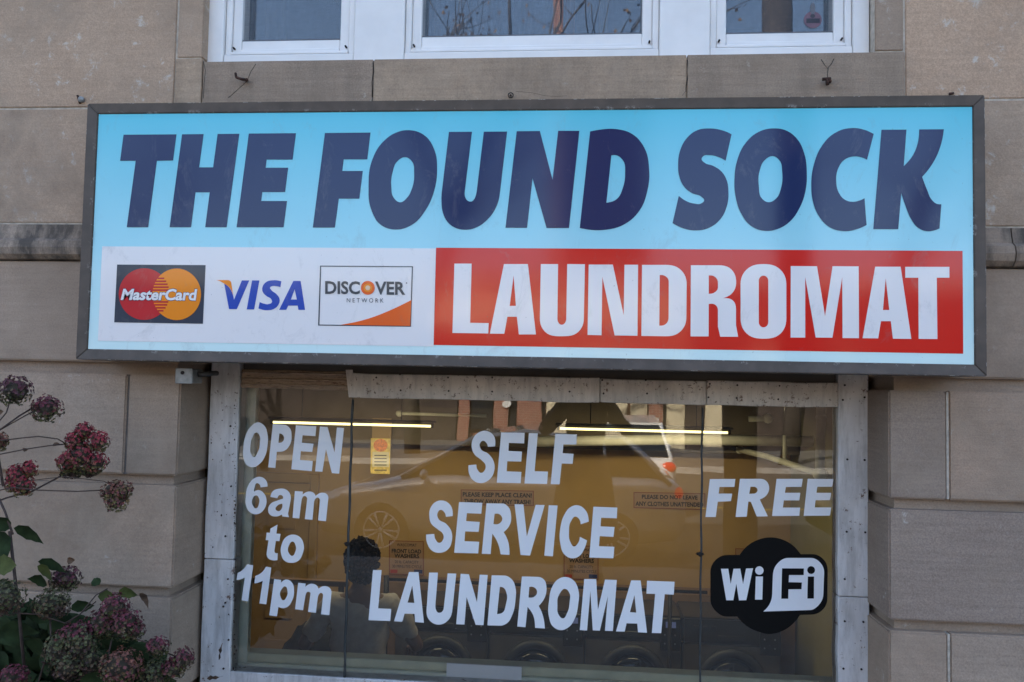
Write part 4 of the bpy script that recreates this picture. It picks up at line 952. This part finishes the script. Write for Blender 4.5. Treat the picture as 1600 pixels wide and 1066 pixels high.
bm = bmesh.new(); bm_tube(bm, [(.02,-3.36,1.0),(.02,-3.36,.8),(.02,-3.36,.5),(.02,-3.37,.34)], [.19,.23,.27,.29], 18); sk2 = bmobj('coat_skirt', bm, None, JK, True); sk2.parent = ph; sk2.matrix_parent_inverse = wmat(ph).inverted()
cm = empty('hand_camera', (.02, -3.16, 1.56), label='black camera held up at the face by the photographer', cat='camera')
box('camera_body', -.05, .09, -3.21, -3.15, 1.51, 1.60, JK, cm, .008, 2); bm = bmesh.new(); lathe_y(bm, (.02, -3.149, 1.55), [(.036,0),(.036,.05),(.033,.055)], 24); bmobj('lens_barrel', bm, cm, JK, True)
# ------------------------------------------------------------------ street: cars, building, trees (seen mirrored in the glass and the sign)
def car(loc, rz, paint, label, L=4.4, Wd=1.78, Hh=1.5, hatch=True):
    e = empty('parked_car', loc, rz, label=label, cat='car', group='cars parked along the street')
    hw = Wd/2; s = L/4.4
    # body sections along x : (x, z_low, z_belt, half width)
    secs = [(-2.2,.35,.55,.62),(-2.12,.25,.68,.78),(-1.85,.22,.80,.86),(-1.2,.20,.92,.89),(-.85,.20,.97,.89),(0,.20,.98,.89),(1.2,.20,1.0,.89),(1.8,.24,1.02,.87),(2.1,.28,.98,.80),(2.2,.38,.80,.70)]
    bm = bmesh.new(); rings = []
    for x, zl, zb, w_ in secs:
        w_ *= hw/.89; x *= s
        rings.append([bm.verts.new(c) for c in ((x,-w_*.9,zl),(x,-w_,zl+.15),(x,-w_,zb-.12),(x,-w_*.93,zb),(x,w_*.93,zb),(x,w_,zb-.12),(x,w_,zl+.15),(x,w_*.9,zl))])
    for a, b_ in zip(rings, rings[1:]):
        for k in range(8): bm.faces.new((a[k], b_[k], b_[(k+1)%8], a[(k+1)%8]))
    bm.faces.new(rings[0]); bm.faces.new(rings[-1][::-1]); bmesh.ops.recalc_face_normals(bm, faces=bm.faces[:])
    bmesh.ops.bevel(bm, geom=bm.edges[:], offset=.02, segments=1, affect='EDGES')
    bmobj('body', bm, e, paint, True, origin='local')
    gl = bpy.data.materials.get('car_glass') or plain('car_glass', (.015,.02,.022), .05)
    def cabin(name, mat, grow, z0, top):
        bm = bmesh.new()
        prof = [(-1.15,z0,.80),(-.25,Hh*.94,.62),(.3,Hh,.64),(1.5,Hh*.96,.62),(2.02,z0,.78)] if hatch else [(-1.15,z0,.80),(-.3,Hh*.94,.62),(.2,Hh,.64),(.9,Hh*.96,.62),(1.5,z0,.78)]
        r_ = []
        for x, z, w_ in prof:
            r_.append((bm.verts.new((x*s, -(w_*hw/.89+grow), z+(top if z > z0 else 0))), bm.verts.new((x*s, w_*hw/.89+grow, z+(top if z > z0 else 0)))))
        mid = []
        for a, b_ in zip(r_, r_[1:]): bm.faces.new((a[0], b_[0], b_[1], a[1]))
        bm.faces.new([a[0] for a in r_][::-1]); bm.faces.new([a[1] for a in r_]); bm.faces.new((r_[0][0], r_[0][1], r_[-1][1], r_[-1][0]))
        bmesh.ops.recalc_face_normals(bm, faces=bm.faces[:]); return bmobj(name, bm, e, mat, False, origin='local')
    cabin('windows', gl, 0, .93, 0)
    bm = bmesh.new()
    pr = [(-.25,Hh*.94,.62),(.3,Hh,.64),(1.5,Hh*.96,.62)] if hatch else [(-.3,Hh*.94,.62),(.2,Hh,.64),(.9,Hh*.96,.62)]
    for (x, z, w_), (xb, zb, wb) in zip(pr, pr[1:]):
        v = [bm.verts.new(c) for c in ((x*s,-w_*hw/.89-.01,z),(xb*s,-wb*hw/.89-.01,zb),(xb*s,wb*hw/.89+.01,zb),(x*s,w_*hw/.89+.01,z),(x*s,-w_*hw/.89+.03,z+.035),(xb*s,-wb*hw/.89+.03,zb+.035),(xb*s,wb*hw/.89-.03,zb+.035),(x*s,w_*hw/.89-.03,z+.035))]
        for f in ((0,3,2,1),(4,5,6,7),(0,1,5,4),(1,2,6,5),(2,3,7,6),(3,0,4,7)): bm.faces.new([v[i] for i in f])
    bmobj('roof', bm, e, paint, origin='local')
    for sy in (-1,1):
        yb, yt = sy*.80*hw/.89, sy*.63*hw/.89
        bs = [((-1.15*s,yb,.95),(-.25*s,yt,Hh*.95)), ((.35*s,yb*1.02,.95),(.38*s,yt*1.03,Hh*.99)), ((1.3*s,yb*1.02,.95),(1.22*s,yt*1.03,Hh*.97)), ((2.02*s if hatch else 1.5*s,yb*.97,.95),(1.5*s if hatch else .9*s,yt,Hh*.96))]
        for a, b_ in bs: o = tube('pillar', [a, b_], .035, paint, e, 6)
        lm = plain('headlight_glass', (.6,.6,.6), .1); tm = bpy.data.materials.get('tail_light_red') or plain('tail_light_red', (.55,.01,.01), .15, emit=.6)
        bm = bmesh.new(); bm_ball(bm, (-2.08*s, sy*.62*hw/.89, .66), .1, (.6,1.5,.6), 2); bmobj('headlight', bm, e, lm, True, origin='local')
        bm = bmesh.new(); bm_ball(bm, (2.1*s, sy*.70*hw/.89, .86), .1, (.7,1.4,.9), 2); bmobj('tail_light', bm, e, tm, True, origin='local')
        for dx in (-1.35*s, 1.32*s):
            c = (dx, sy*(hw-.10), .33); tyre = plain('tyre_rubber', (.015,.015,.016), .8) if 'tyre_rubber' not in bpy.data.materials else bpy.data.materials['tyre_rubber']
            bm = bmesh.new(); lathe_y(bm, c, [(.22,-.11),(.31,-.105),(.33,-.08),(.33,.08),(.31,.105),(.22,.11)], 32); wh = bmobj('wheel', bm, e, tyre, True, origin='local')
            rim = bpy.data.materials.get('alloy_rim') or plain('alloy_rim', (.85,.85,.86), .3, .3)
            bm = bmesh.new()
            for sgn in (-1, 1):
                yy = c[1]+sgn*.112
                for i in range(10):
                    a = 2*pi*i/10+(.1 if i % 2 else -.1)
                    bm_tube(bm, [(c[0]+.04*cos(a), yy, c[2]+.04*sin(a)), (c[0]+.205*cos(a), yy, c[2]+.205*sin(a))], [.010,.018], 5)
                bm_tube(bm, [(c[0]+.212*cos(2*pi*i/30), yy, c[2]+.212*sin(2*pi*i/30)) for i in range(31)], .010, 5, False)
                bm_ball(bm, (c[0], yy, c[2]), .035, (1,.5,1), 1)
            bmobj('rim', bm, e, rim, True, origin='local')
        bm = bmesh.new(); bm_ball(bm, (-.85*s, sy*(hw+.06), 1.0), .1, (.5,.9,.6), 2); bmobj('wing_mirror', bm, e, paint, True, origin='local')
    for ch in e.children: ch.matrix_parent_inverse = Matrix.Identity(4)
    return e
silver = plain('silver_car_paint', (.62,.61,.57), .25, .25, coat=1, coat_r=.03); white = plain('white_car_paint', (.78,.77,.74), .3, coat=1, coat_r=.03)
car((-1.02, -7.25, RZ), 0, silver, 'silver hatchback parked at the near kerb, mirrored behind the SELF SERVICE letters', 4.5, 1.8, 1.52)
car((.62, -11.4, RZ), rad(90), white, 'white hatchback with red tail lights, mirrored at the right of the middle pane', 4.0, 1.75, 1.55)
car((5.7, -7.3, RZ), 0, plain('added_black_car_paint', (.012,.012,.014), .3, coat=1, coat_r=.04), 'added black hatchback at the near kerb beyond the pole, hiding the pale road from the right pane', 4.4, 1.8, 1.55)  # added car, blocks the pale sunlit road from the right pane's reflection
# storefront across the street
def brick_mat():
    m, t, b = nodes('red_brick'); b.inputs['Roughness'].default_value = .85
    tc = N(t, 'TexCoord'); mp = N(t, 'Mapping'); mp.inputs['Rotation'].default_value = (rad(90),0,0); t.links.new(tc.outputs['Object'], mp.inputs['Vector'])
    br = N(t, 'TexBrick'); t.links.new(mp.outputs[0], br.inputs['Vector'])
    br.inputs['Color1'].default_value = (.30,.10,.06,1); br.inputs['Color2'].default_value = (.22,.075,.045,1); br.inputs['Mortar'].default_value = (.34,.28,.22,1)
    br.inputs['Scale'].default_value = 1; br.inputs['Brick Width'].default_value = .215; br.inputs['Row Height'].default_value = .078; br.inputs['Mortar Size'].default_value = .009
    t.links.new(br.outputs['Color'], b.inputs['Base Color']); return m
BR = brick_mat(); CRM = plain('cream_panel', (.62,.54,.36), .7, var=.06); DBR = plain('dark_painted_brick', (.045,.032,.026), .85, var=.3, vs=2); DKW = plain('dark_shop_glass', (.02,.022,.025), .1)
bb = empty('brick_storefront', (0, -24, RZ), label='sunlit red brick storefront with cream panels across the street', cat='building')
FYB = -23.6
def vx(px): return (px-912)/1291*27.1*.98
box('wall', -30, 30, -30, FYB-.25, RZ, 4.6, BR, bb)
for a, b_ in ((-4.15,-3.75),(-2.9,-2.45),(-2.2,-1.35),(2.1,2.55)): box('brick_pier', a, b_, FYB-.25, FYB, RZ, 3.6, BR, bb)
for a, b_ in ((-3.7,-2.95),(-2.42,-2.24),(-1.32,-1.25),(2.57,2.66)): box('shop_window', a, b_, FYB-.24, FYB-.1, RZ+.5, 2.6, DKW, bb)
for a, b_ in ((-1.2,-.45),(-.34,.52),(.62,1.45),(1.56,2.06),(2.68,3.3),(5.25,5.85),(7.85,8.15)): box('cream_panel', a, b_, FYB-.24, FYB-.06, RZ+.1, 2.7, CRM, bb)
box('cornice', -30, 30, FYB-.3, FYB+.2, 4.61, 5.1, plain('stone_cornice', (.45,.40,.32), .8), bb); box('parapet_band', -5.6, 3.2, FYB-.26, FYB+.04, 3.35, 4.6, plain('cream_render', (.72,.60,.40), .8), bb)
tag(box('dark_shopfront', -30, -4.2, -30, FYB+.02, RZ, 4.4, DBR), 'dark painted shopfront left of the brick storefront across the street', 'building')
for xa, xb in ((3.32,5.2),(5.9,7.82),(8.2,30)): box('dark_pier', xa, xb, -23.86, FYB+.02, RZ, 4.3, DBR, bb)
bm = bmesh.new(); c = (vx(790), FYB+.05, .86); lathe_y(bm, c, [(.13,-.1),(.13,.1)], 24); tag(bmobj('round_sign', bm, None, plain('pale_disc', (.7,.7,.66), .5)), 'small round pale sign on the brick storefront across the street', 'sign')
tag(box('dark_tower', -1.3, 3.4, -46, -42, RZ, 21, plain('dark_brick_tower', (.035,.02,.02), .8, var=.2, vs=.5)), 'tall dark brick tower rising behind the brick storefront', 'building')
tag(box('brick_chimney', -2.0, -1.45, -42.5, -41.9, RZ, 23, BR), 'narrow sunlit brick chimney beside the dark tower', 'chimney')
tube_m = plain('creosoted_pole', (.06,.045,.035), .9, var=.3)
pp = empty('utility_pole', (1.86, -4.9, RZ), label='dark wooden utility pole at the kerb', cat='pole')
tube('shaft', [(1.86,-4.9,-.6),(1.86,-4.9,9)], [.17,.13], tube_m, pp, 14); box('crossarm', .8, 2.9, -4.96, -4.84, 8.2, 8.35, tube_m, pp)

BK = plain('grey_tree_bark', (.07,.055,.042), .9, var=.3)
def bare_tree(loc, h, seed, label):
    e = empty('street_tree', loc, label=label, cat='tree', group='nearly bare trees across the street')
    rr = random.Random(seed); bm = bmesh.new(); bl = bmesh.new()
    def grow(p, d, L, r, lv):
        pts = [p]; n = 4
        for i in range(n):
            d = (d+Vector((rr.gauss(0,.13), rr.gauss(0,.13), rr.gauss(.04,.1)))).normalized(); pts.append(pts[-1]+d*L/n)
        bm_tube(bm, pts, [r*(1-.45*i/n) for i in range(n+1)], 5 if lv else 8)
        if lv == 4:
            for i in range(3):
                c = pts[-1]+Vector((rr.gauss(0,.12), rr.gauss(0,.12), rr.gauss(0,.12))); a = Vector((rr.gauss(0,1), rr.gauss(0,1), rr.gauss(0,1))).normalized()*.05; b_ = a.orthogonal()*.7
                bl.faces.new([bl.verts.new(c+v) for v in (a, b_, -a, -b_)])
            return
        for k in range(3 if lv else 5):
            q = pts[rr.choice((2,3,4)) if lv else rr.choice((3,4))]; dd = (d+Vector((rr.gauss(0,.6), rr.gauss(0,.6), rr.gauss(.1,.35)))).normalized()
            grow(q, dd, L*rr.uniform(.55,.78), r*.5, lv+1)
    grow(Vector((0,0,-.02)), Vector((0,0,1)), h*.34, h*.013, 0)
    bmobj('trunk', bm, e, BK, True, origin='local'); bmobj('crown', bl, e, plain('autumn_leaf', (.22,.12,.03), .8, var=.4, vs=3) if 'autumn_leaf' not in bpy.data.materials else bpy.data.materials['autumn_leaf'], False, origin='local')
    for ch in e.children: ch.matrix_parent_inverse = Matrix.Identity(4)
bare_tree((-4.6, -18.6, RZ+.12), 18, 3, 'nearly bare street tree across the street left of the white car'); bare_tree((6.3, -18.2, RZ+.12), 19.5, 8, 'nearly bare street tree across the street at the right, beyond the black car'); bare_tree((-11, -18.8, RZ+.12), 13, 5, 'nearly bare street tree across the street farthest to the left')
# ------------------------------------------------------------------ hydrangea
def petal_mats():
    m, t, b = nodes('hydrangea_floret'); b.inputs['Roughness'].default_value = .7
    at_ = N(t, 'Attribute'); at_.attribute_name = 'tint'; t.links.new(at_.outputs['Color'], b.inputs['Base Color'])
    return m
FLO = petal_mats()
LEAF = plain('hydrangea_leaf', (.020,.034,.012), .8, spec=.15, var=.35, vs=25); LEAF2 = plain('yellowing_leaf', (.06,.07,.02), .75, spec=.15, var=.35, vs=25); LEAF3 = plain('dry_leaf', (.10,.055,.03), .8, var=.4, vs=40)
STEM = plain('brown_stem', (.05,.030,.022), .8, var=.3, vs=40)
hy = empty('hydrangea', (-2.15, -.35, 0), label='hydrangea shrub with faded purple and green flower heads at the lower left', cat='shrub')
PAL = {'red': [(.27,.022,.035),(.21,.022,.032),(.17,.055,.035),(.12,.10,.03)], 'purple': [(.085,.018,.030),(.065,.018,.026),(.085,.055,.03),(.07,.075,.022)],
       'green': [(.075,.07,.026),(.065,.072,.022),(.095,.06,.03),(.06,.028,.022)], 'brown': [(.16,.055,.035),(.13,.075,.03),(.15,.04,.04),(.12,.10,.03)], 'wine': [(.13,.02,.035),(.11,.03,.03),(.09,.06,.03),(.075,.075,.022)]}
def flower(px, py, r_px, Y, pal, sq=1.0, lobes=None, n=None):
    c = at(px, py, Y); mpp = (Y-EYE.y)/FPX; R = r_px*mpp
    rr = random.Random(int(px*31+py)); vs, fs, cols = [], [], []
    centers = lobes and [(at(a, b_, Y), l*mpp) for a, b_, l in lobes] or [(c, R)]
    for cc, Rl in centers:
        # dense inner mass of stalks keeps the head opaque
        cnt = n or int(420*(Rl/.055)**2*.8)+100
        ph0 = rr.uniform(0, 9)
        for i in range(cnt):
            u = Vector((rr.gauss(0,1), rr.gauss(0,1), rr.gauss(0,1))).normalized()
            if u.y > .6: continue
            lump = 1+.22*noise.noise(u*2.2+Vector((ph0,0,0)))+.10*noise.noise(u*6+Vector((ph0,3,0)))
            rad_ = Rl*lump*rr.choice((1,1,.96,.88,.78))
            p = cc+Vector((u.x*rad_, u.y*rad_*.9, u.z*rad_*sq))
            nrm = (u+Vector((rr.uniform(-.5,.5), rr.uniform(-.5,.5), rr.uniform(-.5,.5)))).normalized()
            a, b_ = frame_axes(nrm); th = rr.uniform(0, pi); s = rr.uniform(.0040,.0064)
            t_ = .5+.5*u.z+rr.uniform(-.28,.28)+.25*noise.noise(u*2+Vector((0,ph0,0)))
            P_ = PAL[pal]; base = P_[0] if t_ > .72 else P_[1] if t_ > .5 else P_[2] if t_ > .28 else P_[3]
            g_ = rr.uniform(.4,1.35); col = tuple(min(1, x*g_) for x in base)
            for kx in range(4):
                th2 = th+kx*pi/2+rr.uniform(-.15,.15); d1 = a*cos(th2)+b_*sin(th2); d2 = -a*sin(th2)+b_*cos(th2)
                cup = nrm*s*rr.uniform(.15,.6); i0 = len(vs)
                vs += [p, p+d1*s*.55+d2*s*.48+cup*.5, p+d1*s*1.1+cup, p+d1*s*.55-d2*s*.48+cup*.5]
                fs += [(i0,i0+1,i0+2),(i0,i0+2,i0+3)]; cols += [col]*4
    o = mesh('flower_head', vs, fs, hy, FLO)
    ca = o.data.color_attributes.new('tint', 'FLOAT_COLOR', 'POINT')
    for i, c_ in enumerate(cols): ca.data[i].color = (*c_, 1)
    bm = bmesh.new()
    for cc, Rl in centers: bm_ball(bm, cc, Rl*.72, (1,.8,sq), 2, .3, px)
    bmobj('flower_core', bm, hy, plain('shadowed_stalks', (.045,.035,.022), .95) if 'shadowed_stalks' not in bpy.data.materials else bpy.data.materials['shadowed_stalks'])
    return c
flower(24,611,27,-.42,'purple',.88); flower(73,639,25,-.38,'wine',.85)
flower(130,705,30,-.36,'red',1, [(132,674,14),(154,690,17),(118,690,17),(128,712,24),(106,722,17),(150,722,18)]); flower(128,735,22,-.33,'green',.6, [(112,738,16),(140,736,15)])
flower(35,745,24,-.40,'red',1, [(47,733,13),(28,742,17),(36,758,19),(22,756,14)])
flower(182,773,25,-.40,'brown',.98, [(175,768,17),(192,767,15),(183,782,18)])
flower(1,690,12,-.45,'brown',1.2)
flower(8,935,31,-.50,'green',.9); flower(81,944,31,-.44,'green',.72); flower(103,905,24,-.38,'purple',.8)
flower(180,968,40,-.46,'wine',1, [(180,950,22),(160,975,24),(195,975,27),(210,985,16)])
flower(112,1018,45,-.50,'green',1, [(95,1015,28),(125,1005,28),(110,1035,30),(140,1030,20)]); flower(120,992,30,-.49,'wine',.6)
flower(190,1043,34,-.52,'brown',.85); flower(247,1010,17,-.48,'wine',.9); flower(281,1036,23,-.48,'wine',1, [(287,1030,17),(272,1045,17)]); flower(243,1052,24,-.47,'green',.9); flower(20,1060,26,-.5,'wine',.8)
def stem(pts, Y0, Y1, r=.0022):
    n = len(pts); return tube('stem', [at(x, y, Y0+(Y1-Y0)*i/(n-1)) for i, (x, y) in enumerate(pts)], r, STEM, hy, 6)
stem([(-30,690),(5,668),(30,650),(55,635)], -.5, -.38, .003); stem([(-20,680),(10,645),(16,625)], -.5, -.42); stem([(0,672),(30,655),(48,645),(60,640)], -.45, -.38)
stem([(-10,690),(30,685),(60,682),(90,686),(104,694)], -.48, -.36); stem([(-10,712),(40,702),(80,696),(105,694)], -.48, -.36)
stem([(-20,790),(10,778),(50,768),(95,744)], -.48, -.34, .003); stem([(-10,768),(20,762),(60,766),(120,768),(160,766)], -.46, -.40); stem([(-20,760),(40,752),(100,745),(162,752),(172,757)], -.42, -.38, .0015)
stem([(20,958),(60,960),(105,975),(150,940)], -.5, -.44); stem([(100,975),(125,960),(150,930),(168,920)], -.48, -.42); stem([(60,1066),(80,1000),(78,960)], -.5, -.44, .003); stem([(180,1066),(170,1020),(178,985)], -.5, -.46, .003)
stem([(215,1000),(235,1005),(260,1020),(285,1030)], -.5, -.46); stem([(5,760),(-5,700),(-8,640)], -.5, -.46, .004); stem([(20,835),(8,800),(-6,770)], -.5, -.46, .004); stem([(40,1066),(30,960),(15,830)], -.46, -.46, .005)
for k, (px, py, ln, wd, an, Y, m) in enumerate([(45,833,34,13,-18,-.44,LEAF),(5,815,26,15,60,-.5,LEAF),(8,880,34,18,20,-.52,LEAF2),(70,892,20,10,-30,-.46,LEAF2),(58,905,26,14,150,-.48,LEAF),(82,882,34,11,-8,-.42,LEAF),(168,930,20,11,10,-.4,LEAF2),
        (130,945,24,12,25,-.42,LEAF),(95,985,34,15,-15,-.42,LEAF),(150,905,16,9,60,-.4,LEAF),(38,700,9,5,80,-.42,LEAF3),(110,873,15,6,65,-.42,LEAF3),(87,690,11,5,70,-.38,LEAF3),(30,985,40,20,10,-.44,LEAF),(225,935,14,6,-50,-.3,LEAF3),
        (3,850,30,16,-60,-.48,LEAF),(60,1010,36,18,-40,-.42,LEAF),(150,1060,40,18,20,-.42,LEAF),(225,1035,22,12,30,-.42,LEAF),(15,925,40,20,-30,-.4,LEAF),(60,960,30,15,160,-.38,LEAF),(200,925,22,11,15,-.38,LEAF2),(-4,640,14,8,80,-.5,LEAF3)]):
    c = at(px, py, Y); mpp = (Y-EYE.y)/FPX; a = rad(an); d = Vector((cos(a), random.uniform(-.3,.3), sin(a))); s_ = Vector((-sin(a), random.uniform(-.5,.5), cos(a))).normalized()
    vs = []; fs = []; nn = 7
    nv = d.cross(s_).normalized()
    for i in range(nn+1):
        t_ = i/nn; wv = wd*mpp*1.0*sin(pi*min(1, t_**.8))*(1-.15*t_)
        base = c+d*(t_-.5)*2*ln*mpp*.75+nv*(-.012*sin(pi*t_))+Vector((0,0,-.02*t_*t_))
        vs += [base+s_*wv*(1+.08*((i%2)*2-1))+nv*wv*.3, base, base-s_*wv*(1+.08*((i%2)*2-1))+nv*wv*.3]
    for i in range(nn): fs += [(3*i,3*i+3,3*i+4,3*i+1),(3*i+1,3*i+4,3*i+5,3*i+2)]
    mesh('leaf', vs, fs, hy, m, True)
rl_ = random.Random(11)
def leaf(c, d, s_, L, W, m):
    nv = d.cross(s_).normalized(); vs = []; fs = []; nn = 5
    for i in range(nn+1):
        t_ = i/nn; wv = W*sin(pi*min(1, t_**.8))
        b_ = c+d*(t_-.5)*L+nv*(-.012*sin(pi*t_))
        vs += [b_+s_*wv+nv*wv*.3, b_, b_-s_*wv+nv*wv*.3]
    for i in range(nn): fs += [(3*i,3*i+3,3*i+4,3*i+1),(3*i+1,3*i+4,3*i+5,3*i+2)]
    return mesh('leaf', vs, fs, hy, m, True)
for k in range(300):
    px = rl_.uniform(-60, 250); lim = 960+max(0, px-60)*.42+(30 if px < 0 else 0)
    py = rl_.uniform(lim-10, 1130); c = at(px, py, rl_.uniform(-.36, -.08))
    d = Vector((rl_.gauss(0,1), rl_.gauss(0,.6), rl_.gauss(-.2,.6))).normalized(); s_ = d.cross(Vector((rl_.gauss(0,.4), -1, rl_.gauss(0,.6)))).normalized()
    leaf(c, d, s_, rl_.uniform(.09,.15), rl_.uniform(.028,.045), LEAF)
# dead leaves caught on the window sill
for k, (px, py, an, lab) in enumerate(((345,1018,78,'curled dead leaf hanging at the lower left corner of the window frame'),(336,1058,12,'dry leaf lying at the bottom left of the window frame'))):
    c = at(px, py, .17); a = rad(an); vs = []; fs = []
    for i in range(6):
        t_ = i/5; w_ = .006*sin(pi*t_**.7)*(1+.5*((i%2)*2-1)); vs += [c+Vector((cos(a)*(t_-.5)*.07+sin(a)*w_, -.01*sin(3*t_), sin(a)*(t_-.5)*.07-cos(a)*w_)), c+Vector((cos(a)*(t_-.5)*.07-sin(a)*w_, .012*cos(4*t_), sin(a)*(t_-.5)*.07+cos(a)*w_))]
    for i in range(5): fs.append((2*i,2*i+1,2*i+3,2*i+2))
    tag(mesh('dead_leaf', vs, fs, None, LEAF3, True), lab, 'leaf', 'dead leaves at the window frame')
